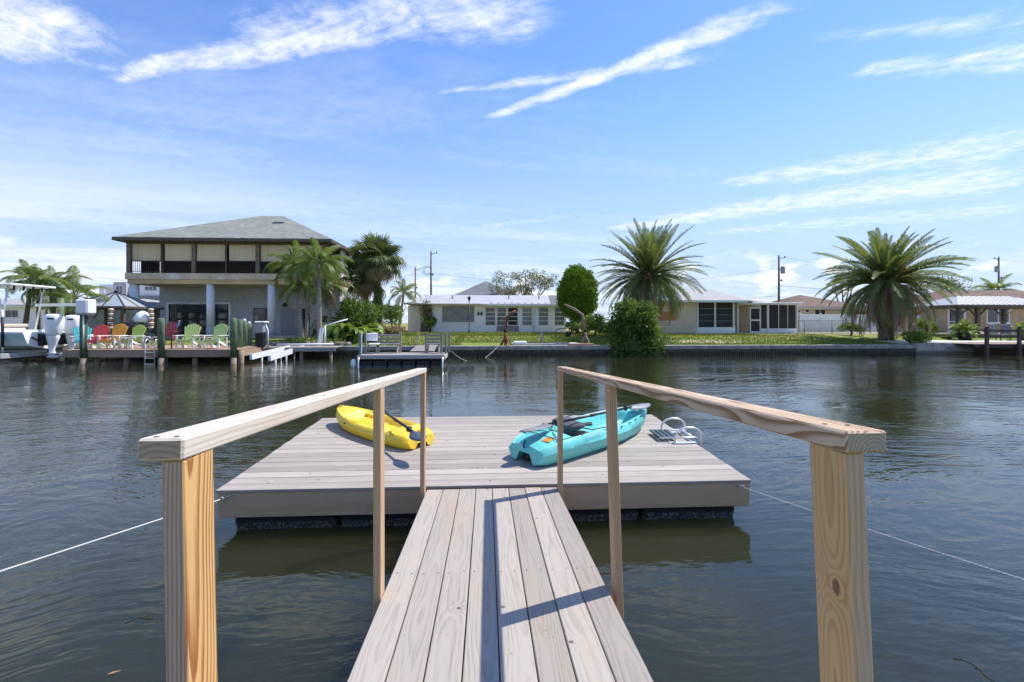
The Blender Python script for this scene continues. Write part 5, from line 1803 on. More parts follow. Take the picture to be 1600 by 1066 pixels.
# ------------------------------------------------------------------ the left dock
M_OLDW = wood('old_dock_timber', (0.43, 0.30, 0.205), (0.20, 0.125, 0.085), ring=.02, ring_amt=.4, fine_amt=.5, tint=.15, stain=(0.22, 0.11, 0.075), stain_amt=.5)
M_GREYWD = wood('grey_dock_timber', (0.34, 0.31, 0.28), (0.17, 0.155, 0.14), ring=.02, ring_amt=.4, fine_amt=.5, tint=.15)
M_PILE = plain('green_pile_wrap', (0.13, 0.19, 0.105), .75, 0, .3, 3.0, .3, .3, (0.20, 0.24, 0.12), .6)
M_PILEW = plain('bare_pile', (0.30, 0.24, 0.175), .9, 0, .25, 4.0, .2, .4, (0.08, 0.07, 0.05), .7)
M_FIBRE = plain('white_gelcoat', (0.88, 0.885, 0.88), .22, 0, .03, 1.5, .5, dirt=(0.66, 0.65, 0.60), dirt_amt=.3)
M_AQUA = plain('pale_aqua_gelcoat', (0.55, 0.71, 0.70), .25, 0, .05, 1.5)
M_BEIGE = plain('beige_vinyl', (0.56, 0.47, 0.36), .6)

DZ, DY0 = 0.665, 21.7                                        # deck height, front edge
LX0, LX1 = at(97, 505, DY0).x, at(369, 505, DY0).x
dock = empty('timber_dock', (LX0, DY0, 0), (0, 0, 0), 'brown timber dock with colourful chairs before the porch house', 'dock')
dl = LX1 - LX0
nbd = int(dl / .149)
bme = MB().cbox(BANK_Y - DY0 - .25, .142, .038, .004).me('plank', M_OLDW)
for i in range(nbd):
    link('plank', bme, dock, (i * .149 + .075, (BANK_Y - DY0 - .25) / 2, DZ - .019), (0, 0, R(90)))
fl_ = dl / 2
for i in range(2):
    link('fascia', MB().cbox(fl_ - .01, .045, .31, .004).me('fascia', M_OLDW), dock, (fl_ * (i + .5), .02, DZ - .04 - .156))
link('fascia', MB().cbox(BANK_Y - DY0 - .4, .045, .31, .004).me('fascia', M_OLDW), dock, (dl - .03, (BANK_Y - DY0) / 2 + .05, DZ - .04 - .156), (0, 0, R(90)))
for yy in (1.2, 2.6): link('joist', MB().cbox(dl - .2, .045, .26, .004).me('joist', M_OLDW), dock, (dl / 2, yy, DZ - .04 - .135))
# green wrapped mooring piles standing before the dock
for px, py_t, Y, lab in ((130.5, 490, DY0 - .1, 'green-wrapped pile carrying the white lift motor box'), (252, 497, DY0 - .1, 'green-wrapped pile between the lime chair and the burgundy bar chair'),
                         (365, 497, DY0 - .1, 'green-wrapped pile at the right end of the timber dock'), (374.5, 499, 23.2, 'second green pile behind the dock end'),
                         (382, 502, 24.6, 'third green pile with a white cap behind the dock end'), (389.5, 506, 25.8, 'fourth, shortest green pile behind the dock end')):
    p = at(px, 505, Y)
    e = empty('mooring_pile', (p.x, Y, 0), (0, 0, 0), lab, 'pile', 'green wrapped piles of the timber dock')
    zt_ = at(px, py_t, Y).z
    rr = .135
    MB().lathe([(rr, .30), (rr * 1.02, zt_ - .3), (rr * .96, zt_ - .03), (rr * .7, zt_)], 14).build('wrap', M_PILE, e, True)
    MB().lathe([(rr * .92, -.8), (rr * .92, .32)], 14).build('pile_foot', M_PILEW, e, True)
    if px > 376: MB().lathe([(.10, zt_), (.06, zt_ + .10), (.0, zt_ + .14)], 10).build('cap', M_WHITE, e, True)
# bare posts under the dock
for px in (152, 198, 258, 305, 377):
    p = at(px, 505, DY0 + .35)
    MB().lathe([(.11, -.8), (.115, DZ - .06)], 12).build('under_post', M_PILEW, dock, True, (p.x - LX0, .35, 0))


def ladder(px0, px1, py_t, Y, label, root_name='dock_ladder'):
    x0, x1 = at(px0, 505, Y).x, at(px1, 505, Y).x
    zt_ = at(px0, py_t, Y).z
    e = empty(root_name, (x0, Y, 0), (0, 0, 0), label, 'ladder')
    w = x1 - x0
    for xx in (0, w):
        P = [(xx, 0, -.5), (xx, 0, zt_ - .16)]
        for k in range(7):
            a = math.pi * k / 6
            P.append((xx, .14 - .14 * math.cos(a), zt_ - .16 + .16 * math.sin(a)))
        P.append((xx, .28, DZ + .02))
        MB().tube(P, .022, 8).build('rail', M_ALU, e, True)
    for k in range(4): MB().box(0, w, -.04, .03, -.25 + k * .26, -.225 + k * .26).build('rung', M_ALU, e)


ladder(226.5, 241.5, 531, DY0 - .12, 'aluminium ladder hanging from the timber dock into the water')


def adirondack(px, Y, col, label, s=1.0, rz=0.0, frame=None, tall=0.0, name='adirondack_chair'):
    """slatted garden chair facing -Y: fan back of slats, seat slats, arms, front and rear legs"""
    p = at(px, 505, Y + .35)
    e = empty(name, (p.x, Y, DZ + .002), (0, 0, rz), label, 'chair', 'garden chairs on the timber dock')
    e.scale = (s, s, s)
    fr = frame or M_WHITE
    sh = tall
    n = 7
    for i in range(n):                                       # back slats, fanned, rounded top line
        u = (i - 3) / 3
        hgt = .80 - .13 * u * u
        b = MB()
        w0, w1 = .062, .094
        x0, x1 = u * .20, u * .31
        z0, z1 = .30 + sh, .30 + sh + hgt
        y0, y1 = .22, .22 + hgt * .30
        for yo in (0, .02):
            b.v += [(x0 - w0 / 2, y0 + yo, z0), (x0 + w0 / 2, y0 + yo, z0), (x1 + w1 / 2, y1 + yo, z1 - .012), (x1, y1 + yo, z1 + .012), (x1 - w1 / 2, y1 + yo, z1 - .012)]
        b.f += [(0, 1, 2, 3, 4), (9, 8, 7, 6, 5)] + [(k, (k + 1) % 5, 5 + (k + 1) % 5, 5 + k) for k in range(5)]
        b.build('back_slat', col, e)
    for k in range(5):
        q = k / 4
        MB().cbox(.56, .095, .022, .004).build('seat_slat', col, e, loc=(0, -.26 + q * .44, .40 + sh - q * .09), rot=(R(-10), 0, 0))
    MB().cbox(.58, .024, .13, .004).build('front_apron', col, e, loc=(0, -.315, .345 + sh))
    for sx in (-1, 1):
        MB().cbox(.14, .72, .024, .006).build('arm', fr, e, loc=(sx * .36, -.04, .58 + sh))
        MB().box(-.035, .035, -.02, .02, 0, .566 + sh).build('front_leg', fr, e, loc=(sx * .33, -.27, 0))
        MB().bar((sx * .31, -.30, .36 + sh), (sx * .31, .48, .02 if not sh else .30), .03, .10).build('side_rail', fr, e)
        MB().box(-.03, .03, -.02, .02, 0, .50 + sh).build('rear_leg', fr, e, loc=(sx * .335, .28, 0))
        if sh: MB().box(-.02, .02, -.25, .27, 0, .05).build('side_stretcher', fr, e, loc=(sx * .33, 0, .22))
    MB().cbox(.60, .03, .07, .004).build('back_brace', fr, e, loc=(0, .36, .56 + sh))
    if sh: MB().cbox(.64, .04, .05, .004).build('foot_rest', fr, e, loc=(0, -.27, .24))
    return e


def chaircol(n, c): return plain(n, c, .5, 0, .07, 4.0, .4)


RED, ORA, LIM = chaircol('red_chair', (0.72, 0.085, 0.075)), chaircol('orange_chair', (0.86, 0.40, 0.045)), chaircol('lime_chair', (0.48, 0.60, 0.12))
LIM2 = chaircol('pale_lime_chair', (0.56, 0.66, 0.22))
TEA, BUR = chaircol('teal_chair', (0.05, 0.44, 0.50)), chaircol('burgundy_chair', (0.26, 0.055, 0.065))
CYY = 22.6
adirondack(139, CYY + .3, TEA, 'turquoise adirondack chair half hidden behind the motor box pile', .98, R(40))
adirondack(158, CYY, RED, 'red adirondack chair on the timber dock', 1.02, R(4))
adirondack(184.5, CYY, ORA, 'orange adirondack chair on the timber dock', 1.06, R(-4))
adirondack(213.5, CYY + .1, LIM, 'lime adirondack chair next to the orange one', 1.02, R(-10))
adirondack(301, CYY, LIM2, 'pale lime adirondack chair beside the burgundy bar chair', 1.06, R(6))
adirondack(343, CYY, LIM2, 'pale lime adirondack chair next to the pile at the end of the dock', 1.06, R(-5))
adirondack(269.5, CYY + .2, BUR, 'burgundy bar-height adirondack chair on the dock', .86, R(8), BUR, .36, 'bar_chair')
# side tables
for px, Y, lab in ((199.5, CYY - .1, 'small white side table between the orange and lime chairs'), (322, CYY + .5, 'small tan side table between the two pale lime chairs')):
    p = at(px, 505, Y)
    e = empty('side_table', (p.x, Y, DZ + .002), (0, 0, 0), lab, 'table', 'side tables on the dock')
    MB().cbox(.46, .46, .03, .006).build('top', M_WHITE if px < 250 else M_TAN, e, loc=(0, 0, .50))
    for sx in (-1, 1):
        for sy in (-1, 1): MB().box(-.02, .02, -.02, .02, 0, .484).build('leg', M_WHITE, e, loc=(sx * .18, sy * .18, 0))
bt = at(273, 505, CYY - .05)
bo = empty('water_bottle', (bt.x + .05, CYY + .05, DZ + 1.02), (0, R(20), 0), 'blue bottle standing against the burgundy bar chair', 'bottle')
MB().lathe([(.035, 0), (.04, .02), (.04, .18), (.02, .24), (.02, .29)], 10).build('body', chaircol('blue_bottle', (0.10, 0.30, 0.62)), bo, True)
MB().lathe([(.022, .29), (.022, .33)], 10).build('lid', M_WHITE, bo, True)
# white bicycle-like folded cart beside the ladder: two hoops of tube
p = at(236, 505, CYY + .2)
cart = empty('folding_cart', (p.x, CYY + .2, DZ), (0, 0, R(12)), 'white folding cart with round hoops beside the dock ladder', 'cart')
for xx in (-.16, .22):
    MB().tube([(xx + .26 * math.cos(q), .02, .30 + .26 * math.sin(q)) for q in [k * math.pi / 10 for k in range(21)]], .02, 6).build('hoop', M_WHITE, cart, True)
MB().bar((-.3, .1, .45), (.5, .1, .60), .5, .04).build('tray', M_WHITE, cart)
MB().bar((-.2, .05, .05), (.35, .05, .55), .03, .03).build('strut', M_BLACKM, cart)

# ------------------------------------------------------------------ gazebo with the panelled metal roof
GY0, GY1 = 29.2, 32.2
M_PANEL = plain('gazebo_metal_panel', (0.42, 0.46, 0.49), .42, .2, .10, 2.0, .5, dirt=(0.16, 0.17, 0.18), dirt_amt=.5)
gx1_ = at(193, 505, GY0).x
gx0_ = gx1_ - 3.4
gzz = land_z(30)
ga = house('gazebo', (gx0_, GY0, gzz), 'small gazebo with a grey panelled metal roof behind the orange chair', 'gazebo')
ge = at(180, 478.5, GY0).z
ap = Vector(((gx0_ + gx1_) / 2 + .1, (GY0 + GY1) / 2, at(171, 456.5, (GY0 + GY1) / 2).z))
cn = [Vector((gx0_ - .2, GY0 - .2, ge)), Vector((gx1_ + .2, GY0 - .2, ge)), Vector((gx1_ + .2, GY1 + .2, ge)), Vector((gx0_ - .2, GY1 + .2, ge))]
for i in range(4):
    a, b = cn[i], cn[(i + 1) % 4]
    for k in range(3):
        q0, q1 = k / 3, (k + 1) / 3
        slope(ga, 'roof_panel', M_PANEL, [a.lerp(b, q0 + .004), a.lerp(b, q1 - .004), ap + Vector((0, 0, -.004 * k))], .03)
        sb2 = MB().bar(a.lerp(b, q0) - ORG[ga.name], ap - ORG[ga.name], .05, .05)
        sb2.build('roof_rib', M_BLACKM, ga)
    MB().bar(a - ORG[ga.name] - Vector((0, 0, .07)), b - ORG[ga.name] - Vector((0, 0, .07)), .06, .13).build('eave_beam', M_BROWN, ga)
for c in cn:
    d = (ap - c); d.z = 0
    q = c + d.normalized() * .35
    MB().box(-.09, .09, -.09, .09, 0, ge - gzz - .1).build('post', M_BROWN, ga, loc=Vector((q.x, q.y, gzz)) - ORG[ga.name])
MB().lathe([(.10, 0), (.05, .12), (0, .16)], 10).build('finial', M_BLACKM, ga, True, ap - ORG[ga.name])
M_BUOYC = [plain('buoy_white', (0.72, 0.68, 0.62), .6), plain('buoy_brown', (0.34, 0.17, 0.10), .6)]
for px, lab in ((174, 'string of white and brown buoys hanging at the front of the gazebo'), (237, 'string of buoys hanging at the far side of the gazebo')):
    p = at(px, 492, GY0 - .3)
    e = empty('buoy_string', (p.x, GY0 - .35, at(px, 484, GY0).z), (0, 0, 0), lab, 'buoys', 'strings of buoys at the gazebo')
    for k in range(9):
        MB().lathe([(.02, -.07), (.13, -.045), (.15, 0), (.13, .045), (.02, .07)], 12).build('buoy', M_BUOYC[k % 2], e, True, (rnd.uniform(-.02, .02), 0, -k * .135))
# black covered grill and a round white dish beneath the gazebo
p = at(204, 505, 28.6)
gl = empty('covered_grill', (p.x, 28.6, land_z(28.6)), (0, 0, 0), 'black covered grill under the gazebo eave', 'grill')
b_ = MB()
for i, (z, w, d) in enumerate(((0, .95, .35), (.75, 1.0, .38), (1.0, .8, .36), (1.22, .5, .25), (1.28, .2, .1))):
    for k in range(16):
        a = 2 * math.pi * k / 16
        b_.v.append((w * math.copysign(abs(math.cos(a)) ** .6, math.cos(a)), d * math.copysign(abs(math.sin(a)) ** .6, math.sin(a)), z + .04 * math.sin(k * 1.7)))
for i in range(4):
    for k in range(16): b_.f.append((i * 16 + k, i * 16 + (k + 1) % 16, (i + 1) * 16 + (k + 1) % 16, (i + 1) * 16 + k))
b_.f.append(tuple(64 + k for k in range(16)))
b_.build('cover', M_BLACKM, gl, True)
MB().lathe([(.05, 1.28), (.06, 1.31), (.03, 1.34)], 10).build('knob', M_BLACKM, gl, True)
p = at(223, 505, 29.0)
ds = empty('white_disc', (p.x, 29.0, land_z(29)), (0, 0, 0), 'pale domed patio heater reflector beside the grill', 'patio heater')
MB().lathe([(.46, 1.25), (.44, 1.55), (.30, 1.80), (.10, 1.92), (0, 1.94)], 20).build('dome', M_FIBRE, ds, True)
MB().lathe([(.05, 0), (.05, 1.3)], 10).build('stand', M_BLACKM, ds, True)

# ------------------------------------------------------------------ boat on its lift
BYC = 23.0
bx = at(67, 505, BYC - .42).x                                      # transom
boat = empty('motor_boat', (bx, BYC, 0), (0, 0, 0), 'white motor boat with pale aqua side and canopy on the lift', 'boat')
boat.scale = (1.12, 1.10, 1.03)
NST, NPR = 26, 11
hv, hf = [], []
for i in range(NST + 1):
    t = i / NST
    xx = -t * 7.6
    w = 1.22 * (1 - max(0, (t - .45) / .55) ** 2.2)
    sheer = 1.42 + .45 * t ** 1.6
    keel = .62 + .55 * max(0, (t - .6) / .4) ** 2
    prof = [(0, keel), (.35, keel + .07), (.72, keel + .17), (.80, keel + .20), (.90, keel + .42), (.97, keel + .66), (1.0, sheer - .05), (1.0, sheer), (.93, sheer + .02), (.86, sheer), (.84, sheer - .30)]
    for s in (1, -1):
        for u, z in prof: hv.append((xx, s * u * w, z))
S2 = 2 * len(prof)
for i in range(NST):
    for s in (0, 1):
        for j in range(len(prof) - 1):
            o = i * S2 + s * len(prof) + j
            hf.append((o, o + S2, o + S2 + 1, o + 1))
# transom and inner sole
n = len(prof)
hf.append(tuple(list(range(0, 8)) + [n + k for k in range(7, -1, -1)]))
hm = mesh('hull', hv, hf, M_FIBRE, False)
bm = bmesh.new(); bm.from_mesh(hm); bmesh.ops.remove_doubles(bm, verts=bm.verts, dist=.0005); bmesh.ops.recalc_face_normals(bm, faces=bm.faces); bm.to_mesh(hm); bm.free()
link('hull', hm, boat)
st_ = MB()
for i in range(NST):
    t0, t1 = i / NST, (i + 1) / NST
    for t in (t0, t1):
        w = 1.22 * (1 - max(0, (t - .45) / .55) ** 2.2)
        keel = .62 + .55 * max(0, (t - .6) / .4) ** 2
        st_.v += [(-t * 7.6, -w * .905 - .008, keel + .43), (-t * 7.6, -w * .985 - .008, keel + .72)]
    o = len(st_.v) - 4
    st_.f.append((o, o + 1, o + 3, o + 2))
st_.build('aqua_side_band', M_AQUA, boat)
MB().box(-7.0, -.05, -.98, .98, 1.05, 1.09).build('deck_sole', M_FIBRE, boat)
MB().cbox(.55, 1.9, .42, .08).build('stern_bench', M_FIBRE, boat, loc=(-.55, 0, 1.30))
cb = MB().cbox(1.5, .95, 1.0, .10).build('console', M_FIBRE, boat, loc=(-3.0, 0, 1.62))
MB().cbox(.10, .8, .30, .02).build('windscreen', M_GLASS, cb, loc=(-.55, 0, .62))
MB().cbox(.6, 1.2, .16, .05).build('cushion', M_BEIGE, boat, loc=(-1.75, 0, 1.70))
MB().cbox(.5, 1.15, .55, .07).build('leaning_post', M_FIBRE, boat, loc=(-1.75, 0, 1.36))
ttz = at(30, 449, BYC - .6).z
top_ = MB().cbox(2.6, 2.0, .10, .04).build('canopy', M_FIBRE, boat, loc=(-1.95, 0, ttz))
for xx, x2 in ((-1.0, -1.35), (-2.9, -2.6)):
    for sy in (-.75, .75):
        MB().tube([(x2, sy, 1.4), ((xx + x2) / 2, sy, 2.4), (xx, sy, ttz - .04)], .035, 8).build('canopy_leg', M_ALU, boat, True)
MB().tube([(-1.35, -.75, 2.2), (-2.6, -.75, 2.2)], .03, 8).build('canopy_brace', M_ALU, boat, True)
for k in range(5): MB().tube([(-.75, -.8 + k * .4, ttz - .25), (-.70, -.8 + k * .4, ttz + .15)], .035, 8).build('rod_holder', M_BLACKM, boat, True)
MB().tube([(-1.3, -.9, ttz + .05), (-1.2, -.9, ttz + 1.1)], .015, 6).build('antenna', M_WHITE, boat, True)


def outboard(root, x, y, s=1.0, tilt=0.0):
    """outboard engine: cowling, mid section, bracket, lower unit with fin and propeller"""
    e = MB()
    rows = [(0, .17, .15, 0), (.04, .20, .17, 0), (.30, .26, .20, .02), (.52, .27, .20, .03), (.66, .25, .185, .02), (.73, .17, .12, 0), (.745, .0, .0, 0)]
    for z, a, b, o in rows:
        for k in range(18):
            q = 2 * math.pi * k / 18
            e.v.append((x + .42 * s + o + a * s * math.copysign(abs(math.cos(q)) ** .7, math.cos(q)), y + b * s * math.copysign(abs(math.sin(q)) ** .7, math.sin(q)), 1.28 + z * s * 1.05))
    for i in range(len(rows) - 1):
        for k in range(18): e.f.append((i * 18 + k, i * 18 + (k + 1) % 18, (i + 1) * 18 + (k + 1) % 18, (i + 1) * 18 + k))
    eng = e.build('engine_cowling', M_FIBRE, root, True)
    MB().cbox(.22 * s, .012, .06 * s, .01).build('air_intake', M_BLACKM, eng, loc=(x + .50 * s, y - .205 * s, 1.28 + .60 * s))
    MB().tube([(x + .20, y - .18 * s, 1.29), (x + .62 * s, y - .19 * s, 1.29)], .012, 5).build('cowl_seam', M_GREYP, eng, True)
    mid = MB()
    rows = [(1.28, .19, .15, .40), (1.15, .20, .13, .40), (.85, .13, .09, .38), (.60, .09, .06, .36), (.42, .13, .03, .38), (.36, .14, .03, .38), (.24, .10, .035, .40)]
    for z, a, b, o in rows:
        for k in range(14):
            q = 2 * math.pi * k / 14
            mid.v.append((x + o * s + a * s * math.cos(q), y + b * s * math.sin(q), z))
    for i in range(len(rows) - 1):
        for k in range(14): mid.f.append((i * 14 + k, i * 14 + (k + 1) % 14, (i + 1) * 14 + (k + 1) % 14, (i + 1) * 14 + k))
    mid.f.append(tuple(range(14))); mid.f.append(tuple((len(rows) - 1) * 14 + k for k in range(14)))
    mid.build('drive_leg', M_FIBRE, root, True)
    lw = MB().lathe([(.0, -.30), (.05, -.22), (.075, -.05), (.07, .12), (.05, .22), (0, .24)], 12, Matrix.Translation((x + .42 * s, y, .30)) @ Matrix.Rotation(R(90), 4, 'Y')).build('gear_case', M_FIBRE, root, True)
    MB().box(x + .28 * s, x + .75 * s, y - .14, y + .14, .44, .465).build('cavitation_plate', M_FIBRE, root)
    for k in range(3):
        a = k * 2.094 + .4
        MB().bar((x + .70 * s, y, .30), (x + .72 * s, y + .19 * math.cos(a), .30 + .19 * math.sin(a)), .13, .014, (1, 0, .4)).build('propeller_blade', M_ALU, root)
    MB().cbox(.18, .30, .55, .03).build('clamp_bracket', M_BLACKM, root, loc=(x + .10, y, 1.08))


outboard(boat, -.02, -.46, 1.22)
outboard(boat, -.02, .46, 1.18)
MB().tube([(.02, -.55, 1.15), (.10, -.75, 1.05), (.04, -.9, 1.20)], .03, 6).build('steering_hose', M_BLACKM, boat, True)
# the lift: cradle beams, bunks, guide poles, piles, motor boxes
lift = empty('boat_lift', (bx, BYC, 0), (0, 0, 0), 'timber and steel boat lift cradle under the white motor boat', 'boat lift')
for xx in (-.55, -4.2):
    MB().cbox(.20, 3.6, .22, .01).build('cradle_beam', M_ALU, lift, loc=(xx, 0, .42))
    for sy in (-1.72, 1.72):
        pz = 3.15 if sy > 0 else 1.0
        if not (xx > -1 and sy < 0): MB().lathe([(.15, -.8), (.14, pz)], 12).build('lift_pile', M_PILE if sy > 0 else M_PILEW, lift, True, (xx - .55, sy, 0))
MB().cbox(5.2, .12, .10, .01).build('bunk_beam', M_GREYWD, lift, loc=(-2.3, -.6, .575))
MB().cbox(5.2, .12, .10, .01).build('bunk_beam', M_GREYWD, lift, loc=(-2.3, .6, .575))
for xx, sy in ((-.85, -1.35), (-3.4, -1.35)):
    MB().tube([(xx, sy, .40), (xx, sy, 2.45)], .045, 8).build('guide_pole', M_WHITE, lift, True)
    MB().tube([(xx, sy, .8), (xx, sy, 2.15)], .052, 8).build('pole_sleeve', M_BLACKM, lift, True)
p = at(132.5, 480, DY0 - .15)
mb_ = empty('lift_motor_box', (p.x, DY0 - .12, at(132, 492, DY0).z), (0, 0, R(-8)), 'white plastic lift motor cover on top of the green pile', 'motor box')
MB().cbox(.60, .48, .66, .06).build('cover', M_FIBRE, mb_, loc=(.03, 0, .36))
MB().cbox(.5, .36, .06, .01).build('base', M_GREYP, mb_, loc=(.02, 0, .0))
MB().lathe([(.03, 0), (.03, .2)], 8).build('bracket', M_BLACKM, mb_, True, (.22, -.1, -.22))
pv = MB().tube([(0, 0, 0), (0, 0, 1.45)], .028, 8)
pv.build('conduit', M_WHITE, mb_, True, (.08, -.16, -1.5))
a, b2_ = at(57, 477, 24.8), at(124, 476, 22.2)
lb = empty('lift_drive_beam', a, (0, 0, 0), 'white overhead drive beam running from the dark pile to the motor box', 'beam')
MB().bar((0, 0, 0), b2_ - a, .12, .14).build('beam', M_ALU, lb)
# white storage box and low hull seen behind the engines
p = at(118, 505, 24.4)
sbx = empty('dock_box', (p.x, 24.4, DZ), (0, 0, 0), 'white fibreglass dock box behind the outboard engines', 'dock box')
MB().cbox(1.2, .6, .52, .04).build('body', M_FIBRE, sbx, loc=(0, 0, .27))
MB().cbox(1.26, .66, .08, .03).build('lid', M_FIBRE, sbx, loc=(0, 0, .575))

# ------------------------------------------------------------------ empty lift with white bunks at the end of the dock
for (pa, ya), (pb, yb), pyy, lab in (((392, 21.3), (452, 24.9), (558, 543.5), 'long white lift bunk sloping beside the dock end'), ((421, 20.9), (455, 23.4), (560, 549), 'shorter white lift bunk nearest the water'), ((455, 24.2), (474, 25.7), (548.5, 543), 'small white lift bunk by the seawall')):
    a, b = at(pa, pyy[0], ya), at(pb, pyy[1], yb)
    a.z, b.z = max(a.z, .22), max(b.z, .30)
    e = empty('lift_bunk', a, (0, 0, 0), lab, 'bunk', 'white lift bunks beside the dock')
    MB().bar((0, 0, 0), b - a, .12, .24).build('beam', M_FIBRE, e)
    for q in (.25, .75):
        c = (b - a) * q
        MB().tube([c + Vector((0, .02, -.08)), c + Vector((0, .02, -a.z - .5))], .04, 6).build('support', M_ALU, e, True)
p = at(407, 505, 24.2)
mt = empty('lift_winch', (p.x, 24.2, .62), (0, 0, 0), 'grey-covered lift winch on a black stand at the dock end', 'winch')
MB().cbox(.46, .40, .52, .06).build('cover', plain('grey_cover', (0.30, 0.33, 0.36), .6), mt, loc=(0, 0, 1.0))
MB().cbox(.56, .46, .10, .04).build('cap', M_WHITE, mt, loc=(.06, 0, 1.30))
MB().cbox(.40, .30, .72, .02).build('stand', M_BLACKM, mt, loc=(0, 0, .38))
MB().tube([(.20, .05, 1.25), (.34, .05, .9), (.36, .05, 0)], .04, 6).build('white_tube', M_WHITE, mt, True)
# low grey finger pier between the dock and the seawall
pf = empty('finger_pier', (LX1 + .05, 24.3, 0), (0, 0, 0), 'low grey finger pier between the timber dock and the seawall', 'pier')
for k in range(10):
    link('plank', MB().cbox(3.6, .15, .035, .004).me('plank', M_GREYWD) if k == 0 else KIDS[pf.name][0].data, pf, (1.8, k * .158 + .08, .60))
for xx in (.3, 1.8, 3.3): MB().lathe([(.09, -.8), (.09, .57)], 10).build('post', M_PILEW, pf, True, (xx, .15, 0))
MB().cbox(3.6, .05, .2, .004).build('fascia', M_GREYWD, pf, loc=(1.8, -.03, .50))
MB().tube([(.3, .7, .72), (3.2, .9, .74)], .05, 8).build('pipe', M_WHITE, pf, True)

# ------------------------------------------------------------------ floating dock with two benches
FY0, FY1 = 19.55, 21.2
fx0, fx1 = at(558.5, 505, FY0).x, at(694, 505, FY0).x
fz_ = at(626, 554.5, FY0).z
fd_ = empty('floating_dock', (fx0, FY0, 0), (0, 0, 0), 'small grey floating dock on black floats with two slatted benches', 'dock')
fw = fx1 - fx0
nb_ = 11
bl_ = MB().cbox(fw, (FY1 - FY0) / nb_ - .008, .035, .004).me('plank', M_GREYWD)
for k in range(nb_): link('plank', bl_, fd_, (fw / 2, (k + .5) * (FY1 - FY0) / nb_, fz_ - .018))
M_PALEW = wood('pale_fascia', (0.50, 0.46, 0.42), (0.30, 0.275, 0.25), ring=.02, ring_amt=.3, fine_amt=.5, tint=.1)
link('fascia', MB().cbox(fw + .04, .045, .17, .01).me('fascia', M_PALEW), fd_, (fw / 2, -.025, fz_ - .09))
link('fascia', MB().cbox(FY1 - FY0, .045, .17, .01).me('fascia', M_PALEW), fd_, (fw + .0, (FY1 - FY0) / 2, fz_ - .125), (0, 0, R(90)))
link('fascia', MB().cbox(FY1 - FY0, .045, .17, .01).me('fascia', M_PALEW), fd_, (.0, (FY1 - FY0) / 2, fz_ - .125), (0, 0, R(90)))
fm = MB().cbox(fw / 6 - .03, FY1 - FY0 - .12, .62, .05).me('float', M_PONT)
for k in range(6): link('float', fm, fd_, ((k + .5) * fw / 6, (FY1 - FY0) / 2, fz_ - .53))
for xx in (0.06, fw - .06): MB().tube([(xx, -.07, fz_ - .1), (xx, -.07, -.5)], .035, 8).build('guide_pipe', M_ALU, fd_, True)
MB().lathe([(.0, -.20), (.09, -.15), (.11, 0), (.09, .15), (.04, .21)], 12).build('fender', M_FIBRE, fd_, True, (-.16, -.02, fz_ - .38))


def fpost(px, Y, h, m=M_GREYWD, w=.085):
    X = at(px, 505, Y).x - fx0
    MB().cbox(w, w, h, .006).build('post', m, fd_, loc=(X, Y - FY0, fz_ + h / 2))
    return X


H1 = .92
for px, Y in ((563, FY0 + .08), (571, FY0 + .75), (589, FY1 - .1), (625.5, FY1 - .1), (665.5, FY1 - .35), (690, FY0 + .45), (696.5, FY0 + .75), (702, FY1 - .15)):
    fpost(px, Y, H1)
fpost(564.8, FY0 + .02, .95, M_WHITE, .045)


def fbench(pa, pb, Y, m, label, seat_fwd):
    xa, xb = at(pa, 505, Y).x, at(pb, 505, Y).x
    e = empty('slatted_bench', (xa, Y, fz_ + .002), (0, 0, 0), label, 'bench', 'benches on the floating dock')
    w = xb - xa
    for k in range(3): MB().cbox(w, .035, .10, .006).build('back_slat', m, e, loc=(w / 2, 0, .46 + k * .16))
    for k in range(3): MB().cbox(w, .12, .035, .006).build('seat_slat', m, e, loc=(w / 2, -.10 - k * .13, .40))
    for xx in (.06, w - .06):
        MB().bar((xx, 0, .38), (xx, -.38, 0), .05, .08).build('brace', m, e)
        MB().box(-.03, .03, -.03, .03, 0, .38).build('leg', m, e, loc=(xx, -.03, 0))


fbench(589.5, 625, FY1 - .20, M_GREYWD, 'grey slatted bench on the seawall side of the floating dock', 1)
fbench(667, 689, FY1 - .42, M_GREYWD, 'grey slatted bench at the gangway end of the floating dock', 1)
p = at(581, 505, FY0 + .95)
wb = empty('plastic_chair', (p.x, FY0 + .95, fz_ + .002), (0, 0, R(6)), 'white plastic seat with printed back at the corner of the floating dock', 'seat')
MB().cbox(.46, .06, .34, .03).build('backrest', M_FIBRE, wb, loc=(0, .1, .72))
MB().cbox(.46, .42, .07, .03).build('seat', M_FIBRE, wb, loc=(.12, -.12, .42))
for sx in (-.15, .2): MB().box(-.03, .03, -.03, .03, 0, .40).build('leg', M_GREYWD, wb, loc=(sx, 0, 0))
# ramp from the floating dock up to the seawall
ra, rb_ = Vector((at(660, 505, FY1).x, FY1 - .1, fz_ + .05)), Vector((at(668, 505, BANK_Y).x, BANK_Y - .1, .62))
rp = empty('shore_ramp', ra, (0, 0, 0), 'weathered plank ramp from the floating dock to the seawall', 'ramp')
dv = (rb_ - ra)
for k in range(32):
    c = dv * ((k + .5) / 32)
    MB().bar(c + Vector((-.55, 0, 0)), c + Vector((.55, 0, 0)), dv.length / 32 - .012, .035).build('plank', M_GREYWD, rp)
for s in (-.45, .45): MB().bar(Vector((s, 0, -.10)), dv + Vector((s, 0, -.10)), .05, .14).build('stringer', M_GREYWD, rp)
a_ = at(706, 549.5, FY1 - .3)
rope(a_, Vector((at(731, 560, 23.0).x, 23.0, -.03)), .08, .011, 'mooring rope dropping from the floating dock into the water', False, 'mooring ropes of the floating dock')
a_ = at(778, 541, BANK_Y - .22)
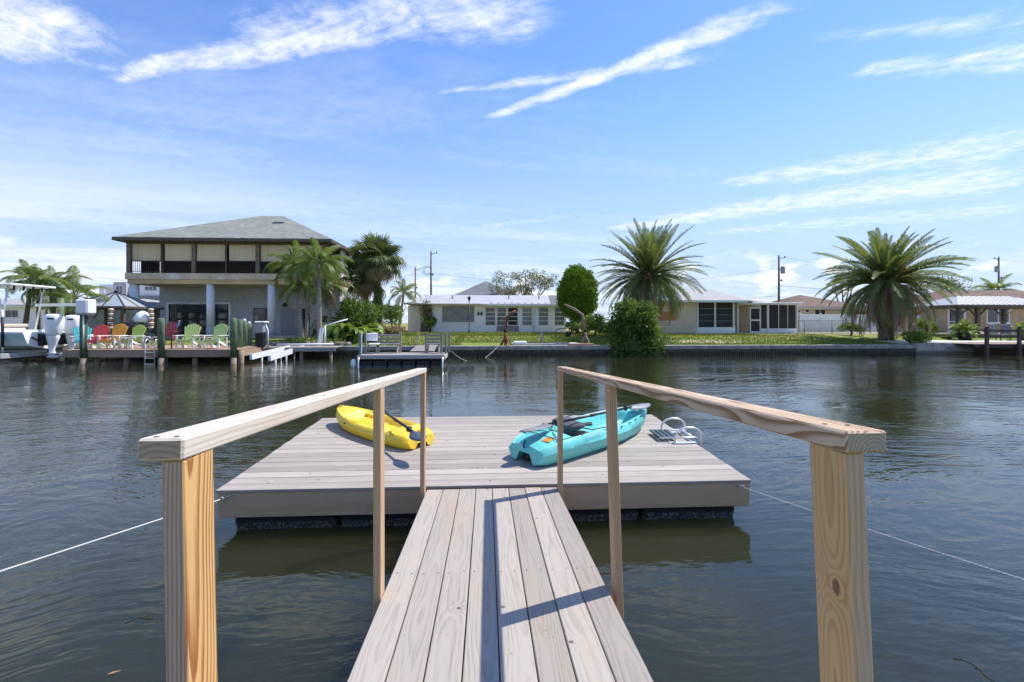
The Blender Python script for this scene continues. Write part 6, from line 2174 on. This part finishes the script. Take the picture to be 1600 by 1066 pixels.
rope(a_, Vector((a_.x - .75, BANK_Y - 1.3, -.03)), .05, .012, 'short rope hanging from the seawall cap below the rusty davit', False, 'mooring ropes of the floating dock')
# pale A-shaped stake on the lawn behind
p = at(653, 505, 27.2)
stk = empty('forked_stake', (p.x, 27.2, land_z(27.2)), (0, 0, 0), 'pale forked stake on the lawn behind the floating dock', 'stake')
MB().bar((-.14, 0, 0), (.03, 0, .85), .04, .04).build('leg', M_PALEW, stk)
MB().bar((.14, 0, 0), (.02, .02, .82), .04, .04).build('leg', M_PALEW, stk)

# ------------------------------------------------------------------ davits and slab in front of the white bungalow
M_RUST = plain('rusty_steel', (0.26, 0.12, 0.065), .9, .1, .35, 5.0, .2, .4, (0.45, 0.36, 0.28), .6)
M_OLDST = plain('weathered_steel', (0.30, 0.245, 0.19), .85, .15, .3, 5.0, .2, .4, (0.20, 0.10, 0.055), .6)


def davit(px, Y, arm, label, m, base_w=.42, hgt=1.05):
    p = at(px, 505, Y)
    z0 = .575 if Y < BANK_Y + .4 else land_z(Y)
    e = empty('boat_davit', (p.x, Y, z0), (0, 0, 0), label, 'davit', 'old boat davits on the seawall')
    for k in range(4):
        a = k * math.pi / 2 + .6
        MB().bar((math.cos(a) * base_w, math.sin(a) * base_w * .6, 0), (0, 0, .62), .10, .05).build('foot', m, e)
    MB().tube([(0, 0, .0), (0, 0, hgt)], .085, 10).build('column', m, e, True)
    MB().lathe([(.12, 0), (.12, .14)], 10).build('winch', M_BLACKM, e, True, (0, 0, hgt * .86))
    q = [Vector(a) for a in arm]
    MB().tube(q, [.085] * (len(q) - 1) + [.06], 8).build('arm', m, e, True)
    return e


Yd = BANK_Y + .25
o_ = at(790, 505, Yd)
f_ = lambda px, py: (at(px, py, Yd).x - o_.x, 0, at(px, py, Yd).z - .575)
davit(790, Yd, [f_(790, 516), f_(790.5, 505), f_(793, 496), f_(799, 490), f_(806, 485.5)], 'rusty bent davit on the seawall before the bungalow', M_RUST, .38, .9)
Yd2 = BANK_Y + .95
o_ = at(915, 505, Yd2)
f2 = lambda px, py: (at(px, py, Yd2).x - o_.x, 0, at(px, py, Yd2).z - land_z(Yd2))
davit(915, Yd2, [f2(915, 516), f2(913, 505), f2(910, 492), f2(897, 483), f2(882, 476)], 'weathered davit with a long raised arm beside the mangrove bush', M_OLDST, .40, .9)
sl = empty('launch_slab', (at(852, 505, BANK_Y + .5).x, BANK_Y + .9, land_z(27.1)), (0, 0, 0), 'concrete launch slab with a dark mat between the two davits', 'slab')
x0, x1 = at(801, 505, 27).x - sl.location.x, at(905, 505, 27).x - sl.location.x
MB().cbox(x1 - x0, 1.25, .14, .02).build('slab', M_SLAB, sl, loc=((x0 + x1) / 2, .2, .05))
MB().cbox((x1 - x0) * .72, 1.0, .03, .01).build('mat', plain('dark_mat', (0.085, 0.075, 0.07), .95, 0, .3, 3.0, .1, .4), sl, loc=((x0 + x1) / 2 - .05, .12, .137))
MB().cbox(.75, .75, .16, .03).build('block', M_WHITEW, sl, loc=(x0 + .45, -.05, .15))
p = at(846, 505, 27.6)
ts = empty('boat_stand', (p.x, 27.6, land_z(27.6)), (0, 0, 0), 'T-shaped pale boat stand behind the launch slab', 'stand')
MB().tube([(0, 0, 0), (.02, 0, .45), (0, 0, .72)], [.16, .09, .07], 8).build('stem', M_CONC, ts, True)
MB().bar((-.35, 0, .76), (.38, 0, .76), .12, .08).build('crossbar', M_GREYWD, ts)
p = at(872, 505, 32)
tr_ = empty('pipe_rack', (p.x, 32, land_z(32)), (0, 0, 0), 'low dark pipe rack with tangled frame beside the cedar', 'rack')
MB().tube([(-.15, 0, 0), (-.15, 0, .55), (.9, 0, .68)], .045, 6).build('pipe', M_BROWN, tr_, True)
MB().tube([(.9, 0, .68), (1.7, .1, .60), (1.9, .1, .0)], .04, 6).build('pipe', M_RUST, tr_, True)
MB().tube([(.6, .2, .15), (1.2, .25, .45), (1.9, .2, .30)], .04, 6).build('pipe', M_BLACKM, tr_, True)
MB().lathe([(.0, -.06), (.20, -.05), (.22, 0), (.20, .05), (0, .06)], 14, Matrix.Rotation(R(90), 4, 'X')).build('wheel', M_BLACKM, tr_, True, (.75, .1, .22))
M_COPPER = plain('orange_board', (0.48, 0.26, 0.14), .8)
cb_ = empty('orange_plank', (at(908, 505, BANK_Y).x, BANK_Y + .05, .575), (0, 0, 0), 'orange-brown plank lying on the seawall cap below the raised davit', 'plank')
MB().cbox(1.5, .38, .10, .01).build('board', M_COPPER, cb_, loc=(0, 0, .052))
# garden lamp post
p = at(733, 505, 38.5)
lp = empty('garden_lamp_post', (p.x, 38.5, land_z(38.5)), (0, 0, 0), 'black garden lamp post in front of the bungalow', 'lamp post')
zl = at(733, 470, 38.5).z - land_z(38.5)
MB().lathe([(.07, 0), (.05, .25), (.035, .3), (.035, zl)], 10).build('pole', M_BLACKM, lp, True)
MB().lathe([(.07, zl), (.13, zl + .22), (.16, zl + .25), (.02, zl + .40), (.0, zl + .46)], 6).build('lantern', M_BLACKM, lp)
MB().lathe([(.06, zl + .02), (.115, zl + .20)], 6).build('glass', M_GREYGL, lp)

# ------------------------------------------------------------------ slanting rail and white stones by the queen palms
p = at(508, 505, 26.9)
rl = empty('slanting_rail', (p.x, 26.9, land_z(26.9)), (0, 0, 0), 'pale slanting pipe rail with post near the tall queen palm', 'rail')
MB().tube([(0, 0, 0), (0, 0, 1.18)], .05, 8).build('post', M_WHITE, rl, True)
MB().tube([(0, 0, 1.18), (1.1, .6, 1.55)], .04, 8).build('pipe', M_WHITE, rl, True)
st = empty('white_post_wrap', (at(502.5, 505, 26.7).x, 26.7, land_z(26.7)), (0, 0, 0), 'leaning white sheet propped against the tall queen palm', 'sheet')
MB().bar((-.15, 0, 0), (.02, 0, 1.05), .22, .05, (0, 1, 0)).build('sheet', M_FIBRE, st)
rk = empty('stone_edging', (at(470, 505, 27.0).x, 27.0, land_z(27)), (0, 0, 0), 'row of grey edging stones before the queen palms', 'stones')
rm_ = MB().cbox(.34, .28, .30, .07).me('stone', M_RIB)
for k in range(14): link('stone', rm_, rk, (-1.6 + k * .33, rnd.uniform(-.08, .08), .10), (rnd.uniform(-.2, .2), rnd.uniform(-.2, .2), rnd.uniform(0, 3)), (1, 1, rnd.uniform(.7, 1.2)))

# ------------------------------------------------------------------ fences at the right
VY = 39.0
vf = empty('vinyl_fence', (at(1250, 505, VY).x, VY, land_z(VY)), (0, 0, 0), 'white vinyl panel fence between the cream house and the broad date palm', 'fence')
vz = at(1290, 490.5, VY).z - land_z(VY)
x0, x1 = 0, at(1440, 505, VY).x - vf.location.x
nP = 6
for k in range(nP):
    w = (x1 - x0) / nP
    MB().cbox(w - .14, .04, vz - .12, .01).build('panel', M_WHITE, vf, loc=(x0 + (k + .5) * w, 0, vz / 2))
    MB().cbox(.13, .13, vz + .08, .02).build('post', M_WHITE, vf, loc=(x0 + k * w, 0, vz / 2))
LYc = 35.5
cf = empty('chain_link_fence', (at(1250, 505, LYc).x, LYc, land_z(LYc)), (0, 0, 0), 'thin chain-link fence in front of the white vinyl fence', 'fence')
lz = at(1290, 500, LYc).z - land_z(LYc)
for px in (1247, 1257, 1300, 1345):
    X = at(px, 505, LYc).x - cf.location.x
    MB().tube([(X, 0, 0), (X, 0, lz)], .03, 6).build('post', M_GREYP, cf, True)
MB().tube([(-.1, 0, lz - .03), (4.6, 0, lz - .03)], .022, 6).build('top_rail', M_GREYP, cf, True)
wm = MB()
for k in range(60):
    xx = k * .078
    wm.bar((xx, 0, .02), (min(xx + lz * .6, 4.6), 0, .02 + min(lz - .06, (4.6 - xx) / .6)), .006, .006)
    wm.bar((xx, 0, lz - .04), (min(xx + lz * .6, 4.6), 0, max(.02, lz - .04 - (4.6 - xx) / .6)), .006, .006)
tag(wm.build('wire_mesh', M_GREYP, cf), kind='stuff')

# ------------------------------------------------------------------ right pavilion with pale metal roof
VY0, VY1 = 31.5, 35.4
vx0, vx1 = at(1497, 505, VY0).x, at(1660, 505, VY0).x
pv_ = house('metal_roofed_pavilion', (vx0, VY0, .7), 'open pavilion with a pale ribbed metal roof on the right terrace', 'pavilion')
ve = at(1540, 476, VY0).z
vr = at(1545, 463, (VY0 + VY1) / 2).z
M_VROOF = plain('pale_metal_roof', (0.36, 0.36, 0.355), .45, .3, .06, 1.5, .5, dirt=(0.36, 0.36, 0.36), dirt_amt=.4)
hip_roof(pv_, M_VROOF, vx0, vx1, VY0, VY1, ve, vr, M_BROWN, .15, .22)
for k in range(22):
    q = k / 21
    xa = vx0 - .15 + q * (vx1 - vx0 + .3)
    ins = min(1, min(q, 1 - q) * (vx1 - vx0 + .3) / 2.1)
    yb_, zb_ = VY0 - .15 + ins * 2.1, ve + ins * (vr - ve)
    MB().bar(Vector((xa, VY0 - .15, ve + .015)) - ORG[pv_.name], Vector((xa, yb_, zb_ + .015)) - ORG[pv_.name], .035, .035).build('seam_rib', M_VROOF, pv_)
for xx, yy in ((vx0 + .25, VY0 + .2), (at(1531.5, 505, VY0).x, VY0 + .2), (vx1 - .2, VY0 + .2), (vx0 + .25, VY1 - .2), (vx1 - .2, VY1 - .2)):
    MB().box(-.11, .11, -.11, .11, 0, ve - .9).build('post', M_BROWN, pv_, loc=Vector((xx, yy, .71)) - ORG[pv_.name])
    for s in (-1, 1):
        P = [Vector((xx, yy, ve - 1.15)), Vector((xx + s * .22, yy, ve - .72)), Vector((xx + s * .75, yy, ve - .25))]
        MB().tube([q - ORG[pv_.name] for q in P], .055, 6).build('curved_brace', M_BROWN, pv_, True)
# dark timber rail dock at the right edge
RY = 25.0
rx0 = at(1521, 505, RY).x
rdk = empty('dark_railed_dock', (rx0, RY, 0), (0, 0, 0), 'dark timber dock with a two-bar rail at the right edge', 'dock')
dzz = at(1560, 537.5, RY).z
M_REDW = wood('reddish_plank', (0.34, 0.22, 0.17), (0.20, 0.12, 0.09), ring=.02, ring_amt=.4, tint=.2)
pk = MB().cbox(1.75, .14, .035, .004).me('plank', M_REDW)
for k in range(50): link('plank', pk, rdk, (.08 + k * .148, .85, dzz - .018), (0, 0, R(90)))
MB().cbox(7.4, .05, .20, .004).build('fascia', M_BLACKM, rdk, loc=(3.7, -.03, dzz - .14))
for k in range(4):
    xx = at(1538, 505, RY).x - rx0 + k * 2.0
    MB().box(-.07, .07, -.07, .07, -1.0, at(1538, 512, RY).z).build('post', M_BROWN, rdk, loc=(xx, -.03 - .05 - .05, 0))
    MB().lathe([(.11, 0), (.07, .06), (.0, .10)], 4).build('post_cap', M_BLACKM, rdk, loc=(xx, -.13, at(1538, 512, RY).z))
for py in (516.5, 525.5, ):
    MB().bar((at(1526, 505, RY).x - rx0, -.10, at(1550, py, RY).z), (7.4, -.10, at(1550, py, RY).z), .06, .11).build('rail_bar', M_BROWN, rdk)


def lounge(px, Y, rz, label):
    p = at(px, 505, Y)
    e = empty('patio_chair', (p.x, Y, .705), (0, 0, rz), label, 'chair', 'grey patio chairs on the right terrace')
    c = plain('grey_sling', (0.16, 0.16, 0.17), .7)
    MB().cbox(.62, .05, .62, .02).build('backrest', c, e, loc=(0, .30, .78), rot=(R(-14), 0, 0))
    MB().cbox(.62, .60, .05, .02).build('seat', c, e, loc=(0, 0, .42))
    for sx in (-.32, .32):
        MB().tube([(sx, -.30, 0), (sx, -.28, .60), (sx, .28, .62), (sx, .34, 0)], .02, 6).build('side_frame', M_BLACKM, e, True)


lounge(1560.5, 28.4, R(10), 'grey sling patio chair behind the dark rail, nearer the potted palm')
lounge(1579, 28.6, R(-8), 'grey sling patio chair behind the dark rail, nearer the picture edge')
p = at(1479, 505, 30.5)
tp = empty('terracotta_planter', (p.x, 30.5, .705), (0, 0, 0), 'brown planter bowl on the white terrace slab', 'planter')
MB().lathe([(.22, 0), (.32, .18), (.35, .20), (.30, .20), (.2, .12)], 16).build('bowl', M_RUST, tp, True)
p = at(1453, 505, 27.4)
wh = empty('garden_ornament', (p.x, 27.4, .705), (0, 0, R(20)), 'round dark wheel ornament beside the terrace corner shrub', 'ornament')
MB().tube([(.20 * math.cos(q), 0, .22 + .20 * math.sin(q)) for q in [k * math.pi / 10 for k in range(21)]], .03, 6).build('rim', M_BLACKM, wh, True)
for k in range(3): MB().bar((-.2 * math.cos(k * 1.047), 0, .22 - .2 * math.sin(k * 1.047)), (.2 * math.cos(k * 1.047), 0, .22 + .2 * math.sin(k * 1.047)), .02, .02, (0, 1, 0)).build('spoke', M_BLACKM, wh)

# ------------------------------------------------------------------ utility poles and wires
M_POLE = m_bark('utility_pole_wood', (0.27, 0.235, 0.20), (0.17, 0.145, 0.12))
M_TRAFO = plain('transformer_grey', (0.34, 0.35, 0.36), .5, .3)


def pole(px, py_t, Y, label, arm=False, trafo=0, loop=False):
    p = at(px, 505, Y)
    zt_ = at(px, py_t, Y).z
    e = empty('utility_pole', (p.x, Y, land_z(Y)), (0, 0, 0), label, 'utility pole', 'utility poles behind the houses')
    h = zt_ - land_z(Y)
    MB().lathe([(.15, 0), (.10, h)], 10).build('pole', M_POLE, e, True)
    if trafo:
        MB().lathe([(.22, 0), (.24, .05), (.24, .75), (.18, .85)], 12).build('transformer', M_TRAFO, e, True, (trafo * .42, -.1, h - 2.0))
        MB().bar((0, 0, h - 1.5), (trafo * .42, -.1, h - 1.5), .06, .10).build('bracket', M_BLACKM, e)
    MB().bar((0, -.05, h - .25), (.75 * (trafo or 1), -.05, h - .12), .05, .06).build('side_arm', M_BLACKM, e)
    MB().lathe([(.07, 0), (.09, .06), (.05, .2)], 8).build('insulator', M_GREYP, e, True, (.7 * (trafo or 1), -.05, h - .12))
    MB().lathe([(.06, 0), (.08, .06), (.05, .22)], 8).build('insulator', M_GREYP, e, True, (.0, 0, h))
    MB().lathe([(.10, 0), (.12, .10), (.06, .22)], 8).build('cable_clamp', M_BLACKM, e, True, (.2, -.15, h - 2.9))
    if loop:
        MB().tube([(-.50 + .55 * math.cos(q), 0, h - 2.3 + .55 * math.sin(q)) for q in [k * math.pi / 10 for k in range(21)]], .03, 5).build('cable_coil', M_GREYP, e, True)
        MB().tube([(-.45 + .42 * math.cos(q), .03, h - 2.3 + .42 * math.sin(q)) for q in [k * math.pi / 10 for k in range(21)]], .03, 5).build('cable_coil', M_GREYP, e, True)
    return Vector((p.x, Y, zt_))


t1 = pole(673.5, 394, 57, 'utility pole with a cable coil behind the bungalow roof', False, 0, True)
t2 = pole(649, 419, 66, 'shorter dark utility pole behind the small palm')
t3 = pole(1217, 401, 52, 'utility pole with a transformer behind the cream house', False, 1)
t4 = pole(1560.5, 403, 60, 'utility pole with a transformer above the right pavilion roof', False, -1)
t5 = pole(115, 424, 62, 'thin utility pole rising behind the low arching palm')
M_WIRE = plain('cable_black', (0.05, 0.05, 0.055), .7)


def wire(a, b, sag, label, r=.012):
    a, b = Vector(a), Vector(b)
    e = empty('overhead_wire', a, (0, 0, 0), label, 'wire', 'overhead wires')
    MB().tube([(b - a) * (i / 24) + Vector((0, 0, -4 * sag * (i / 24) * (1 - i / 24))) for i in range(25)], r, 4).build('cable', M_WIRE, e)


v = Vector
wire(t1 + v((0, 0, -2.6)), t3 + v((0, 0, -1.4)), 1.6, 'upper overhead wire between the bungalow pole and the cream house pole')
wire(t1 + v((0, 0, -5.6)), t3 + v((0, 0, -4.6)), .9, 'thick lower overhead cable between the bungalow pole and the cream house pole', .018)
wire(t3 + v((.7, 0, -.1)), t4 + v((-.7, 0, -.1)), 1.4, 'upper overhead wire between the cream house pole and the pavilion pole')
wire(t3 + v((.2, 0, -3.4)), t4 + v((-.2, 0, -3.4)), .9, 'lower overhead cable between the cream house pole and the pavilion pole', .018)
wire(t2 + v((0, 0, -.6)), t1 + v((-.4, 0, -2.8)), .9, 'short sagging wire between the two poles at the bungalow')
wire(t5 + v((0, 0, -.2)), t2 + v((0, 0, -.9)), 2.2, 'long overhead wire from the thin pole to the short dark pole')
wire(t4 + v((-.7, 0, -.1)), t4 + v((60, 6, .5)), 1.5, 'overhead wire leaving the pavilion pole past the picture edge')
